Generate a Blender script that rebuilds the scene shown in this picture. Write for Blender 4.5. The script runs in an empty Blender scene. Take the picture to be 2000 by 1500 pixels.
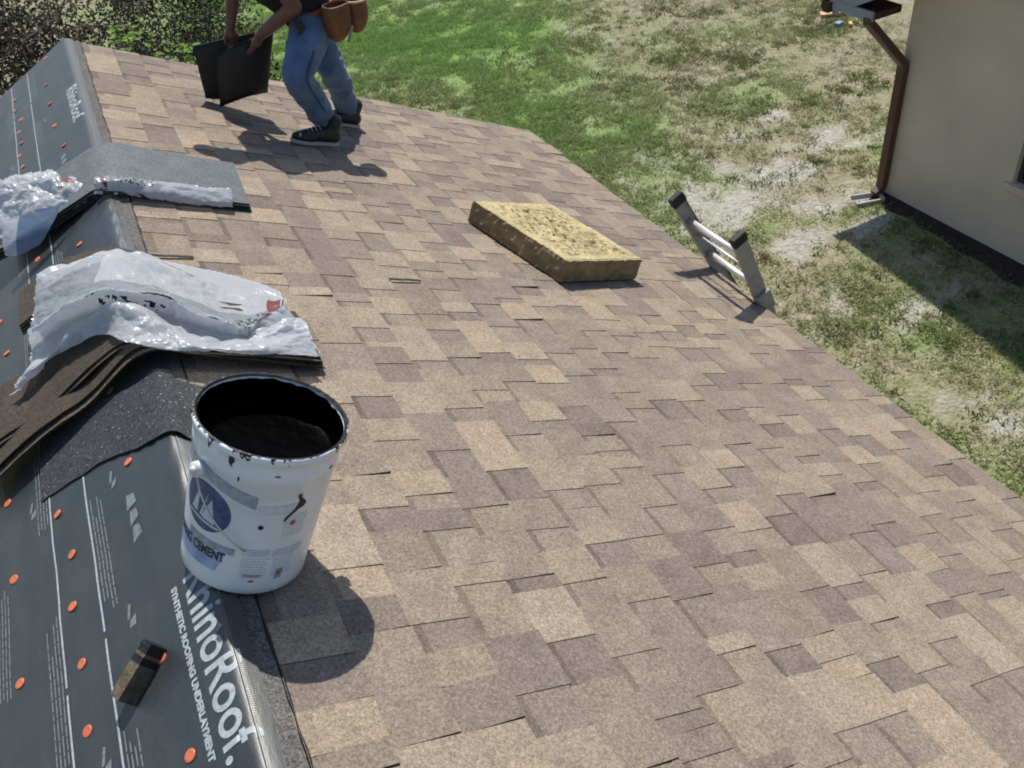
import bpy, bmesh, math, random
import numpy as np
from mathutils import Vector, Matrix, noise as mnoise

random.seed(7)
RNG = np.random.default_rng(11)
scene = bpy.context.scene
col = scene.collection

# ------------------------------------------------------------------ camera
F_PX = 1691.33                      # focal length in pixels of a 2000 px wide picture
PITCH = math.radians(26.57)         # roof pitch (6 in 12)
CA, SA = math.cos(PITCH), math.sin(PITCH)
GZ = -4.2                           # lawn level below the ridge
CAM = np.array([0.22283, 0.0, 1.40915])
def _d(px, py):
    v = np.array([px - 1000.0, py - 750.0, F_PX]); return v / np.linalg.norm(v)
_Yv = _d(-45, -553); _Dv = _d(3700, 780)
_Nv = -np.cross(_Yv, _Dv); _Nv /= np.linalg.norm(_Nv)
if _Nv[1] > 0: _Nv = -_Nv
_Xc = CA * _Dv + SA * _Nv; _Yc = _Yv; _Zc = -SA * _Dv + CA * _Nv
M = np.array([_Xc, _Yc, _Zc])       # world axes in camera axes (right, down, forward)
cam_data = bpy.data.cameras.new('camera')
cam_data.sensor_width = 36.0
cam_data.lens = 36.0 * F_PX / 2000.0
cam_data.clip_start = 0.05; cam_data.clip_end = 500
cam = bpy.data.objects.new('camera', cam_data); col.objects.link(cam)
R = Matrix(((M[0][0], -M[0][1], -M[0][2]), (M[1][0], -M[1][1], -M[1][2]), (M[2][0], -M[2][1], -M[2][2])))
cam.matrix_world = Matrix.Translation(Vector(CAM)) @ R.to_4x4()
scene.camera = cam

# ------------------------------------------------------------------ sky, sun, exposure
SUN = Vector((0.2358, 0.4919, 0.8381)).normalized()
world = bpy.data.worlds.new('World'); scene.world = world; world.use_nodes = True
wt = world.node_tree; wt.nodes.clear()
wo = wt.nodes.new('ShaderNodeOutputWorld'); wb = wt.nodes.new('ShaderNodeBackground')
sky = wt.nodes.new('ShaderNodeTexSky'); sky.sky_type = 'NISHITA'; sky.sun_disc = False
sky.sun_elevation = math.asin(SUN.z); sky.sun_rotation = math.atan2(SUN.x, SUN.y)
wb.inputs['Strength'].default_value = 0.105
wt.links.new(sky.outputs[0], wb.inputs[0]); wt.links.new(wb.outputs[0], wo.inputs[0])
sd = bpy.data.lights.new('sun', 'SUN'); sd.energy = 4.3; sd.angle = math.radians(0.5); sd.color = (1.0, 0.945, 0.85)
so = bpy.data.objects.new('sun', sd); col.objects.link(so)
so.rotation_euler = SUN.to_track_quat('Z', 'Y').to_euler(); so.location = (3, 6, 12)
scene.view_settings.view_transform = 'Standard'; scene.view_settings.look = 'None'
scene.view_settings.exposure = 0.25; scene.view_settings.gamma = 1.0
scene.view_settings.use_curve_mapping = False
try: scene.cycles.filter_width = 1.9
except Exception: pass

# ------------------------------------------------------------------ helpers
def ray(px, py):
    return M @ np.array([px - 1000.0, py - 750.0, F_PX])
def at_y(px, py, y):
    r = ray(px, py); return CAM + r * ((y - CAM[1]) / r[1])
def at_x(px, py, x):
    r = ray(px, py); return CAM + r * ((x - CAM[0]) / r[0])
def at_z(px, py, z=GZ):
    r = ray(px, py); return CAM + r * ((z - CAM[2]) / r[2])
def at_roof(px, py, n=0.0):         # right slope
    r = ray(px, py); nn = np.array([SA, 0, CA]); return CAM + r * ((n - CAM @ nn) / (r @ nn))
def at_left(px, py, n=0.0):         # left slope
    r = ray(px, py); nn = np.array([-SA, 0, CA]); return CAM + r * ((n - CAM @ nn) / (r @ nn))
def project(w):
    q = (np.asarray(w, float) - CAM) @ M
    return 1000 + F_PX * q[0] / q[2], 750 + F_PX * q[1] / q[2]
def slope_pt(s, y, n=0.0):          # right slope: s metres down from the ridge, n above it
    return (s * CA + n * SA, y, -s * SA + n * CA)

def tag(o, label=None, cat=None, group=None, kind=None):
    if label: o['label'] = label
    if cat: o['category'] = cat
    if group: o['group'] = group
    if kind: o['kind'] = kind
    return o
def empty(name, loc, label=None, cat=None, group=None):
    o = bpy.data.objects.new(name, None); o.location = loc; o.empty_display_size = 0.1
    col.objects.link(o); tag(o, label, cat, group); return o
def link(name, me, mats, parent=None, smooth=False):
    o = bpy.data.objects.new(name, me); col.objects.link(o)
    for m in (mats if isinstance(mats, (list, tuple)) else [mats]): me.materials.append(m)
    if smooth: me.polygons.foreach_set('use_smooth', [True] * len(me.polygons))
    if parent is not None:
        o.parent = parent
        o.matrix_parent_inverse = Matrix.Translation(-Vector(parent.location)) if parent.parent is None else (Matrix.Identity(4))
        if parent.parent is not None:
            o.matrix_parent_inverse = parent_world(parent).inverted()
    return o
def parent_world(o):
    m = Matrix.Translation(o.location) @ o.rotation_euler.to_matrix().to_4x4()
    if o.parent is not None: m = parent_world(o.parent) @ o.matrix_parent_inverse @ m
    return m
def mesh(name, verts, faces):
    me = bpy.data.meshes.new(name); me.from_pydata([tuple(map(float, v)) for v in verts], [], [tuple(f) for f in faces]); me.update(); return me
def obj(name, verts, faces, mats, parent=None, smooth=False):
    return link(name, mesh(name, verts, faces), mats, parent, smooth)
def set_tone(me, tone):             # per-corner colour, one value per face or one for all
    a = me.color_attributes.new('tone', 'FLOAT_COLOR', 'CORNER')
    n = len(me.loops); arr = np.ones((n, 4), np.float32)
    t = np.asarray(tone, np.float32)
    if t.ndim == 1: arr[:, :3] = t
    else:
        ls = np.empty(len(me.polygons), np.int32); me.polygons.foreach_get('loop_total', ls)
        arr[:, :3] = np.repeat(t, ls, axis=0)
    a.data.foreach_set('color', arr.ravel())
def big_mesh(name, verts, quads_or_tris, tone=None):
    v = np.asarray(verts, np.float32); f = np.asarray(quads_or_tris, np.int32); k = f.shape[1]
    me = bpy.data.meshes.new(name)
    me.vertices.add(len(v)); me.vertices.foreach_set('co', v.ravel())
    me.loops.add(f.size); me.loops.foreach_set('vertex_index', f.ravel())
    me.polygons.add(len(f)); me.polygons.foreach_set('loop_start', np.arange(0, f.size, k, dtype=np.int32))
    me.polygons.foreach_set('loop_total', np.full(len(f), k, np.int32))
    me.update(calc_edges=True)
    if tone is not None: set_tone(me, tone)
    return me
def box_geo(c, ux, uy, uz):         # centre and half axes
    c, ux, uy, uz = (np.asarray(q, float) for q in (c, ux, uy, uz))
    v = [c + a * ux + b * uy + d * uz for d in (-1, 1) for b in (-1, 1) for a in (-1, 1)]
    f = [(0, 2, 3, 1), (4, 5, 7, 6), (0, 1, 5, 4), (2, 6, 7, 3), (0, 4, 6, 2), (1, 3, 7, 5)]
    return v, f
def box(name, lo, hi, mats, parent=None, bevel=0.0):
    lo = np.array(lo, float); hi = np.array(hi, float); h = (hi - lo) / 2
    v, f = box_geo((lo + hi) / 2, (h[0], 0, 0), (0, h[1], 0), (0, 0, h[2]))
    o = obj(name, v, f, mats, parent)
    if bevel:
        m = o.modifiers.new('b', 'BEVEL'); m.width = bevel; m.segments = 2
    return o
def tube_geo(pts, rad, n=10, flat=1.0, caps=True):
    pts = [np.asarray(p, float) for p in pts]; vs = []; fs = []
    rads = rad if isinstance(rad, (list, tuple)) else [rad] * len(pts)
    prev = None
    for i, p in enumerate(pts):
        t = pts[min(i + 1, len(pts) - 1)] - pts[max(i - 1, 0)]; t /= np.linalg.norm(t) + 1e-12
        up = np.array([0, 0, 1.0]) if abs(t[2]) < 0.9 else np.array([1.0, 0, 0])
        if prev is not None: up = prev
        b = np.cross(t, up); b /= np.linalg.norm(b) + 1e-12; u = np.cross(b, t); prev = u
        for k in range(n):
            a = 2 * math.pi * k / n
            vs.append(p + rads[i] * (math.cos(a) * b * flat + math.sin(a) * u))
    for i in range(len(pts) - 1):
        for k in range(n):
            fs.append((i * n + k, i * n + (k + 1) % n, (i + 1) * n + (k + 1) % n, (i + 1) * n + k))
    if caps:
        fs.append(tuple(range(n - 1, -1, -1))); fs.append(tuple((len(pts) - 1) * n + k for k in range(n)))
    return vs, fs
def joined(parts):
    V = []; Fc = []
    for v, f in parts:
        o = len(V); V += list(v); Fc += [tuple(i + o for i in q) for q in f]
    return V, Fc
def tube(name, pts, rad, mats, parent=None, n=10, flat=1.0):
    v, f = tube_geo(pts, rad, n, flat); return obj(name, v, f, mats, parent, True)
def resample(pts, n):
    p = np.asarray(pts, float); seg = np.r_[0, np.cumsum(np.linalg.norm(np.diff(p[:, :2], axis=0), axis=1))]
    t = np.linspace(0, seg[-1], n)
    return np.stack([np.interp(t, seg, p[:, k]) for k in range(p.shape[1])], 1)
def spline(P, n):                   # Catmull-Rom along axis 0
    P = np.asarray(P, float); m = len(P); out = []
    for t in np.linspace(0, m - 1 - 1e-9, n):
        i = int(t); f = t - i
        p0, p1, p2, p3 = P[max(i - 1, 0)], P[i], P[min(i + 1, m - 1)], P[min(i + 2, m - 1)]
        out.append(0.5 * ((2 * p1) + (-p0 + p2) * f + (2 * p0 - 5 * p1 + 4 * p2 - p3) * f * f + (-p0 + 3 * p1 - 3 * p2 + p3) * f ** 3))
    return np.array(out)
def nz(x, y, z=0.0): return mnoise.noise(Vector((x, y, z)))
def fnoise(x, y, seed=0):           # vectorised value noise
    x = np.asarray(x, float); y = np.asarray(y, float)
    xi = np.floor(x).astype(np.int64); yi = np.floor(y).astype(np.int64); fx = x - xi; fy = y - yi
    def h(a, b):
        n = (a * 374761393 + b * 668265263 + seed * 974711) & 0x7fffffff
        n = ((n ^ (n >> 13)) * 1274126177) & 0x7fffffff
        return ((n ^ (n >> 16)) & 0xffff) / 65535.0
    fx = fx * fx * (3 - 2 * fx); fy = fy * fy * (3 - 2 * fy)
    return (h(xi, yi) * (1 - fx) + h(xi + 1, yi) * fx) * (1 - fy) + (h(xi, yi + 1) * (1 - fx) + h(xi + 1, yi + 1) * fx) * fy
def fbm(x, y, seed=0, octv=4):
    s = 0; a = 0.5
    for k in range(octv):
        s = s + a * fnoise(x * 2 ** k, y * 2 ** k, seed + k); a *= 0.5
    return s / (1 - 0.5 ** octv)

# ------------------------------------------------------------------ materials
def material(name, colour, rough=0.7, spec=0.5, noise_amt=0.0, noise_scale=20.0, colour2=None, bump=0.0, bump_scale=None,
             metal=0.0, tone=False, detail=4.0, sheen=0.0):
    m = bpy.data.materials.new(name); m.use_nodes = True; t = m.node_tree; p = t.nodes['Principled BSDF']
    p.inputs['Roughness'].default_value = rough; p.inputs['Metallic'].default_value = metal
    p.inputs['Specular IOR Level'].default_value = spec
    if sheen: p.inputs['Sheen Weight'].default_value = sheen
    tc = t.nodes.new('ShaderNodeTexCoord'); src = None
    if tone:
        at = t.nodes.new('ShaderNodeAttribute'); at.attribute_name = 'tone'; src = at.outputs['Color']
    if noise_amt > 0:
        n = t.nodes.new('ShaderNodeTexNoise'); n.inputs['Scale'].default_value = noise_scale; n.inputs['Detail'].default_value = detail
        t.links.new(tc.outputs['Object'], n.inputs['Vector'])
        cr = t.nodes.new('ShaderNodeMapRange'); cr.inputs['From Min'].default_value = 0.3; cr.inputs['From Max'].default_value = 0.7
        cr.inputs['To Min'].default_value = 0.0; cr.inputs['To Max'].default_value = 1.0
        t.links.new(n.outputs['Fac'], cr.inputs['Value'])
        mx = t.nodes.new('ShaderNodeMix'); mx.data_type = 'RGBA'
        if src is not None:
            g = t.nodes.new('ShaderNodeMapRange'); g.inputs['To Min'].default_value = 1 - noise_amt; g.inputs['To Max'].default_value = 1 + noise_amt
            t.links.new(cr.outputs[0], g.inputs['Value'])
            vm = t.nodes.new('ShaderNodeVectorMath'); vm.operation = 'SCALE'
            t.links.new(src, vm.inputs[0]); t.links.new(g.outputs[0], vm.inputs['Scale']); src = vm.outputs[0]
        else:
            c2 = colour2 if colour2 else tuple(c * (1 - noise_amt) for c in colour)
            mx.inputs['A'].default_value = (*colour, 1); mx.inputs['B'].default_value = (*c2, 1)
            t.links.new(cr.outputs[0], mx.inputs['Factor']); src = mx.outputs['Result']
    if src is not None: t.links.new(src, p.inputs['Base Color'])
    else: p.inputs['Base Color'].default_value = (*colour, 1)
    if bump:
        b = t.nodes.new('ShaderNodeBump'); b.inputs['Strength'].default_value = bump; b.inputs['Distance'].default_value = 0.01
        n2 = t.nodes.new('ShaderNodeTexNoise'); n2.inputs['Scale'].default_value = bump_scale or noise_scale * 2; n2.inputs['Detail'].default_value = 3
        t.links.new(tc.outputs['Object'], n2.inputs['Vector']); t.links.new(n2.outputs['Fac'], b.inputs['Height'])
        t.links.new(b.outputs['Normal'], p.inputs['Normal'])
    return m

def granule_material(name, amount=0.32, tone=True, colour=(0.1, 0.1, 0.1), rough=0.95, sparkle=0.0):
    """mineral granules: two scales of speckle over the tab's own colour"""
    m = bpy.data.materials.new(name); m.use_nodes = True; t = m.node_tree; p = t.nodes['Principled BSDF']
    p.inputs['Roughness'].default_value = rough; p.inputs['Specular IOR Level'].default_value = 0.25
    g = t.nodes.new('ShaderNodeNewGeometry')
    if tone:
        at = t.nodes.new('ShaderNodeAttribute'); at.attribute_name = 'tone'; src = at.outputs['Color']
    else:
        rgb = t.nodes.new('ShaderNodeRGB'); rgb.outputs[0].default_value = (*colour, 1); src = rgb.outputs[0]
    v = t.nodes.new('ShaderNodeTexVoronoi'); v.inputs['Scale'].default_value = 300
    t.links.new(g.outputs['Position'], v.inputs['Vector'])
    sep = t.nodes.new('ShaderNodeSeparateColor'); t.links.new(v.outputs['Color'], sep.inputs[0])
    n = t.nodes.new('ShaderNodeTexNoise'); n.inputs['Scale'].default_value = 14; n.inputs['Detail'].default_value = 5; n.inputs['Roughness'].default_value = 0.6
    t.links.new(g.outputs['Position'], n.inputs['Vector'])
    n2 = t.nodes.new('ShaderNodeTexNoise'); n2.inputs['Scale'].default_value = 110; n2.inputs['Detail'].default_value = 3
    t.links.new(g.outputs['Position'], n2.inputs['Vector'])
    mr = t.nodes.new('ShaderNodeMapRange'); mr.inputs['To Min'].default_value = 1 - amount; mr.inputs['To Max'].default_value = 1 + amount
    t.links.new(sep.outputs[0], mr.inputs['Value'])
    mr2 = t.nodes.new('ShaderNodeMapRange'); mr2.inputs['From Min'].default_value = 0.3; mr2.inputs['From Max'].default_value = 0.7
    mr2.inputs['To Min'].default_value = 0.86; mr2.inputs['To Max'].default_value = 1.13
    t.links.new(n.outputs['Fac'], mr2.inputs['Value'])
    mr3 = t.nodes.new('ShaderNodeMapRange'); mr3.inputs['From Min'].default_value = 0.3; mr3.inputs['From Max'].default_value = 0.7
    mr3.inputs['To Min'].default_value = 0.8; mr3.inputs['To Max'].default_value = 1.2
    t.links.new(n2.outputs['Fac'], mr3.inputs['Value'])
    a = t.nodes.new('ShaderNodeMath'); a.operation = 'MULTIPLY'; t.links.new(mr.outputs[0], a.inputs[0]); t.links.new(mr2.outputs[0], a.inputs[1])
    a2 = t.nodes.new('ShaderNodeMath'); a2.operation = 'MULTIPLY'; t.links.new(a.outputs[0], a2.inputs[0]); t.links.new(mr3.outputs[0], a2.inputs[1])
    sc = t.nodes.new('ShaderNodeVectorMath'); sc.operation = 'SCALE'; t.links.new(src, sc.inputs[0]); t.links.new(a2.outputs[0], sc.inputs['Scale'])
    t.links.new(sc.outputs[0], p.inputs['Base Color'])
    b = t.nodes.new('ShaderNodeBump'); b.inputs['Strength'].default_value = 0.35; b.inputs['Distance'].default_value = 0.002
    t.links.new(sep.outputs[1], b.inputs['Height']); t.links.new(b.outputs['Normal'], p.inputs['Normal'])
    if sparkle:
        gt = t.nodes.new('ShaderNodeMath'); gt.operation = 'GREATER_THAN'; gt.inputs[1].default_value = 1 - sparkle
        t.links.new(sep.outputs[2], gt.inputs[0])
        mr4 = t.nodes.new('ShaderNodeMapRange'); mr4.inputs['To Min'].default_value = rough; mr4.inputs['To Max'].default_value = 0.25
        t.links.new(gt.outputs[0], mr4.inputs['Value']); t.links.new(mr4.outputs[0], p.inputs['Roughness'])
        mxs = t.nodes.new('ShaderNodeMix'); mxs.data_type = 'RGBA'; mxs.inputs['B'].default_value = (0.28, 0.28, 0.28, 1)
        t.links.new(gt.outputs[0], mxs.inputs['Factor']); t.links.new(sc.outputs[0], mxs.inputs['A']); t.links.new(mxs.outputs['Result'], p.inputs['Base Color'])
    return m

def film_material(name, base=(0.8, 0.82, 0.85), clear=0.25, rough=0.28):
    m = bpy.data.materials.new(name); m.use_nodes = True; t = m.node_tree; p = t.nodes['Principled BSDF']; out = t.nodes['Material Output']
    p.inputs['Base Color'].default_value = (*base, 1); p.inputs['Roughness'].default_value = rough
    tc = t.nodes.new('ShaderNodeTexCoord'); n = t.nodes.new('ShaderNodeTexNoise'); n.inputs['Scale'].default_value = 34; n.inputs['Detail'].default_value = 4
    t.links.new(tc.outputs['Object'], n.inputs['Vector'])
    b = t.nodes.new('ShaderNodeBump'); b.inputs['Strength'].default_value = 0.22; b.inputs['Distance'].default_value = 0.012
    t.links.new(n.outputs['Fac'], b.inputs['Height']); t.links.new(b.outputs['Normal'], p.inputs['Normal'])
    tl = t.nodes.new('ShaderNodeBsdfTranslucent'); tl.inputs['Color'].default_value = (*base, 1)
    tr = t.nodes.new('ShaderNodeBsdfTransparent'); tr.inputs['Color'].default_value = (0.93, 0.95, 1.0, 1)
    m1 = t.nodes.new('ShaderNodeMixShader'); m1.inputs[0].default_value = 0.35
    m2 = t.nodes.new('ShaderNodeMixShader'); m2.inputs[0].default_value = clear
    t.links.new(p.outputs[0], m1.inputs[1]); t.links.new(tl.outputs[0], m1.inputs[2])
    t.links.new(m1.outputs[0], m2.inputs[1]); t.links.new(tr.outputs[0], m2.inputs[2]); t.links.new(m2.outputs[0], out.inputs['Surface'])
    return m

def leaf_material(name):
    m = bpy.data.materials.new(name); m.use_nodes = True; t = m.node_tree; p = t.nodes['Principled BSDF']; out = t.nodes['Material Output']
    at = t.nodes.new('ShaderNodeAttribute'); at.attribute_name = 'tone'
    p.inputs['Roughness'].default_value = 0.6; p.inputs['Specular IOR Level'].default_value = 0.3
    t.links.new(at.outputs['Color'], p.inputs['Base Color'])
    tl = t.nodes.new('ShaderNodeBsdfTranslucent'); t.links.new(at.outputs['Color'], tl.inputs['Color'])
    mx = t.nodes.new('ShaderNodeMixShader'); mx.inputs[0].default_value = 0.35
    t.links.new(p.outputs[0], mx.inputs[1]); t.links.new(tl.outputs[0], mx.inputs[2]); t.links.new(mx.outputs[0], out.inputs['Surface'])
    return m

def underlayment_material():
    """woven synthetic sheet, dark grey with a dull sheen and scuffed dust"""
    m = bpy.data.materials.new('woven_underlayment'); m.use_nodes = True; t = m.node_tree; p = t.nodes['Principled BSDF']
    g = t.nodes.new('ShaderNodeNewGeometry')
    n = t.nodes.new('ShaderNodeTexNoise'); n.inputs['Scale'].default_value = 5; n.inputs['Detail'].default_value = 6; n.inputs['Roughness'].default_value = 0.65
    mp = t.nodes.new('ShaderNodeMapping'); mp.inputs['Scale'].default_value = (3.0, 0.7, 3.0)
    t.links.new(g.outputs['Position'], mp.inputs['Vector']); t.links.new(mp.outputs[0], n.inputs['Vector'])
    cr = t.nodes.new('ShaderNodeValToRGB'); e = cr.color_ramp.elements
    e[0].position = 0.3; e[0].color = (0.021, 0.026, 0.028, 1); e[1].position = 0.72; e[1].color = (0.038, 0.044, 0.046, 1)
    t.links.new(n.outputs['Fac'], cr.inputs[0])
    n3 = t.nodes.new('ShaderNodeTexNoise'); n3.inputs['Scale'].default_value = 160; n3.inputs['Detail'].default_value = 2
    t.links.new(g.outputs['Position'], n3.inputs['Vector'])
    mr = t.nodes.new('ShaderNodeMapRange'); mr.inputs['From Min'].default_value = 0.3; mr.inputs['From Max'].default_value = 0.7; mr.inputs['To Min'].default_value = 0.85; mr.inputs['To Max'].default_value = 1.15
    t.links.new(n3.outputs['Fac'], mr.inputs['Value'])
    sc = t.nodes.new('ShaderNodeVectorMath'); sc.operation = 'SCALE'; t.links.new(cr.outputs[0], sc.inputs[0]); t.links.new(mr.outputs[0], sc.inputs['Scale'])
    t.links.new(sc.outputs[0], p.inputs['Base Color'])
    p.inputs['Roughness'].default_value = 0.41; p.inputs['Specular IOR Level'].default_value = 0.9
    w1 = t.nodes.new('ShaderNodeTexWave'); w1.bands_direction = 'Y'; w1.inputs['Scale'].default_value = 60; w1.inputs['Distortion'].default_value = 0.6
    t.links.new(g.outputs['Position'], w1.inputs['Vector'])
    b = t.nodes.new('ShaderNodeBump'); b.inputs['Strength'].default_value = 0.12; b.inputs['Distance'].default_value = 0.002
    t.links.new(w1.outputs['Fac'], b.inputs['Height'])
    b2 = t.nodes.new('ShaderNodeBump'); b2.inputs['Strength'].default_value = 0.22; b2.inputs['Distance'].default_value = 0.01
    t.links.new(n.outputs['Fac'], b2.inputs['Height']); t.links.new(b.outputs['Normal'], b2.inputs['Normal']); t.links.new(b2.outputs['Normal'], p.inputs['Normal'])
    return m

MAT = dict(
    shingle=granule_material('shingle_granules', 0.27),
    headlap=granule_material('headlap_granules', 0.5, False, (0.115, 0.11, 0.104)),
    cap=granule_material('charcoal_granules', 0.6, False, (0.042, 0.045, 0.052), 0.8, 0.012),
    capgrey=granule_material('grey_granules', 0.35, False, (0.105, 0.12, 0.13), 0.6, 0.01),
    bundle=granule_material('bundle_granules', 0.4, False, (0.105, 0.085, 0.063)),
    bundle_dark=granule_material('bundle_dark_granules', 0.4, False, (0.065, 0.053, 0.042)),
    asphalt=material('asphalt_back', (0.014, 0.014, 0.014), 0.55, 0.4, 0.3, 60),
    under=underlayment_material(),
    print=material('white_print', (0.42, 0.47, 0.50), 0.5, 0.4, 0.35, 90),
    print_dull=material('worn_print', (0.20, 0.23, 0.245), 0.55, 0.4, 0.45, 120),
    orange=material('orange_cap', (0.68, 0.17, 0.075), 0.45, 0.5, 0.25, 60),
    steel=material('nail_steel', (0.5, 0.5, 0.5), 0.35, 0.5, metal=0.9),
    tar=material('wet_tar', (0.0008, 0.0008, 0.0009), 0.35, 0.015, bump=0.4, bump_scale=26),
    tar_dull=material('smeared_tar', (0.008, 0.008, 0.009), 0.5, 0.4, bump=0.4, bump_scale=60),
    pail=material('white_pail_plastic', (0.80, 0.83, 0.88), 0.34, 0.5, 0.2, 7, (0.66, 0.68, 0.71), bump=0.05, bump_scale=30),
    navy=material('navy_print', (0.016, 0.032, 0.15), 0.4, 0.5, 0.6, 60, (0.07, 0.10, 0.24)),
    blue=material('blue_print', (0.14, 0.24, 0.52), 0.4, 0.5, 0.6, 30, (0.40, 0.48, 0.66)),
    grey_print=material('grey_print', (0.24, 0.27, 0.33), 0.45, 0.5, 0.6, 70, (0.40, 0.43, 0.49)),
    pale_print=material('pale_grey_print', (0.48, 0.52, 0.58), 0.45, 0.5, 0.3, 90, (0.62, 0.66, 0.71)),
    red_print=material('red_print', (0.5, 0.06, 0.05), 0.45),
    dark_red=material('dark_red_print', (0.13, 0.02, 0.025), 0.45),
    black_print=material('black_print', (0.01, 0.01, 0.013), 0.45),
    foam=None,
    alu=material('dull_aluminium', (0.36, 0.34, 0.31), 0.55, 0.5, 0.2, 30, metal=0.1),
    bright=material('worn_aluminium', (0.92, 0.92, 0.92), 0.36, 0.5, 0.08, 60, metal=0.55),
    rubber=material('black_rubber', (0.018, 0.018, 0.019), 0.6, 0.4, 0.3, 60),
    film=film_material('white_wrapper_film', (0.60, 0.63, 0.675), 0.14),
    clearfilm=film_material('clear_wrapper_film', (0.55, 0.60, 0.65), 0.40, 0.2),
    bluefilm=film_material('blue_grey_film', (0.17, 0.24, 0.35), 0.04, 0.3),
    silver=film_material('silvery_wrapper_film', (0.50, 0.52, 0.56), 0.10, 0.16),
    wall=material('stucco', (0.74, 0.61, 0.475), 0.92, 0.2, 0.3, 1.3, (0.60, 0.51, 0.41), 0.5, 90),
    wood=material('fascia_wood', (0.35, 0.30, 0.24), 0.8, 0.3, 0.3, 12),
    spout=material('brown_spout_enamel', (0.11, 0.05, 0.034), 0.42, 0.5, 0.25, 18),
    brown=material('brown_enamel', (0.055, 0.024, 0.016), 0.42, 0.5, 0.25, 18),
    soffit=material('painted_soffit', (0.33, 0.35, 0.37), 0.7, 0.3, 0.15, 8),
    dark_roof=granule_material('neighbour_roof_granules', 0.4, False, (0.09, 0.07, 0.055)),
    glass=material('dark_window_glass', (0.012, 0.014, 0.016), 0.06, 0.6),
    frame=material('bronze_frame', (0.05, 0.045, 0.04), 0.4, 0.5),
    concrete=material('bleached_concrete', (0.40, 0.39, 0.36), 0.9, 0.2, 0.2, 14, bump=0.3, bump_scale=60),
    skin=material('tanned_skin', (0.15, 0.07, 0.048), 0.5, 0.4, 0.25, 40),
    shirt=material('charcoal_shirt', (0.022, 0.022, 0.026), 0.9, 0.2, 0.3, 30, bump=0.3, bump_scale=50),
    denim=None,
    leather=material('tan_leather', (0.20, 0.078, 0.027), 0.55, 0.4, 0.4, 22, (0.12, 0.045, 0.018), 0.4, 70),
    rim=material('pale_leather_rim', (0.55, 0.42, 0.26), 0.6),
    shoe=material('black_shoe', (0.014, 0.014, 0.016), 0.5, 0.5, 0.3, 40),
    sole=material('pale_sole', (0.42, 0.40, 0.36), 0.7),
    hat=material('dark_cap_cloth', (0.03, 0.032, 0.04), 0.9, 0.2, 0.2, 60),
    leaf=leaf_material('leaf_tissue'),
    bark=material('grey_bark', (0.18, 0.15, 0.125), 0.9, 0.2, 0.4, 25, bump=0.5),
    timber=material('weathered_timber', (0.155, 0.125, 0.085), 0.85, 0.2, 0.4, 45, (0.075, 0.06, 0.042), 0.5, 120),
    board=material('pale_board', (0.60, 0.42, 0.25), 0.8, 0.2, 0.2, 20),
    bluebit=material('blue_plastic', (0.12, 0.28, 0.42), 0.5),
    yellowbit=material('yellow_plastic', (0.5, 0.36, 0.10), 0.6),
    soil=material('dark_soil', (0.055, 0.042, 0.032), 0.95, 0.2, 0.4, 10, (0.03, 0.024, 0.02), 0.8, 40),
)
def denim_material():
    m = material('faded_denim', (0.105, 0.175, 0.285), 0.85, 0.25, 0.5, 7, (0.055, 0.095, 0.17), 0.35, 60, sheen=0.2)
    return m
MAT['denim'] = denim_material()
def foam_material():
    m = bpy.data.materials.new('aged_foam'); m.use_nodes = True; t = m.node_tree; p = t.nodes['Principled BSDF']
    p.inputs['Roughness'].default_value = 0.95; p.inputs['Specular IOR Level'].default_value = 0.15
    tc = t.nodes.new('ShaderNodeTexCoord'); n = t.nodes.new('ShaderNodeTexNoise'); n.inputs['Scale'].default_value = 7; n.inputs['Detail'].default_value = 6; n.inputs['Roughness'].default_value = 0.65
    t.links.new(tc.outputs['Object'], n.inputs['Vector'])
    at = t.nodes.new('ShaderNodeAttribute'); at.attribute_name = 'tone'
    cr = t.nodes.new('ShaderNodeMapRange'); cr.inputs['From Min'].default_value = 0.3; cr.inputs['From Max'].default_value = 0.7; cr.inputs['To Min'].default_value = 0.72; cr.inputs['To Max'].default_value = 1.18
    t.links.new(n.outputs['Fac'], cr.inputs['Value'])
    sc = t.nodes.new('ShaderNodeVectorMath'); sc.operation = 'SCALE'; t.links.new(at.outputs['Color'], sc.inputs[0]); t.links.new(cr.outputs[0], sc.inputs['Scale'])
    t.links.new(sc.outputs[0], p.inputs['Base Color'])
    b = t.nodes.new('ShaderNodeBump'); b.inputs['Strength'].default_value = 0.35; b.inputs['Distance'].default_value = 0.006
    n2 = t.nodes.new('ShaderNodeTexNoise'); n2.inputs['Scale'].default_value = 90; n2.inputs['Detail'].default_value = 4
    t.links.new(tc.outputs['Object'], n2.inputs['Vector']); t.links.new(n2.outputs['Fac'], b.inputs['Height']); t.links.new(b.outputs['Normal'], p.inputs['Normal'])
    return m
MAT['foam'] = foam_material()
MAT['denim_dark'] = material('dark_denim_seam', (0.045, 0.075, 0.14), 0.85, 0.2)

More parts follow.
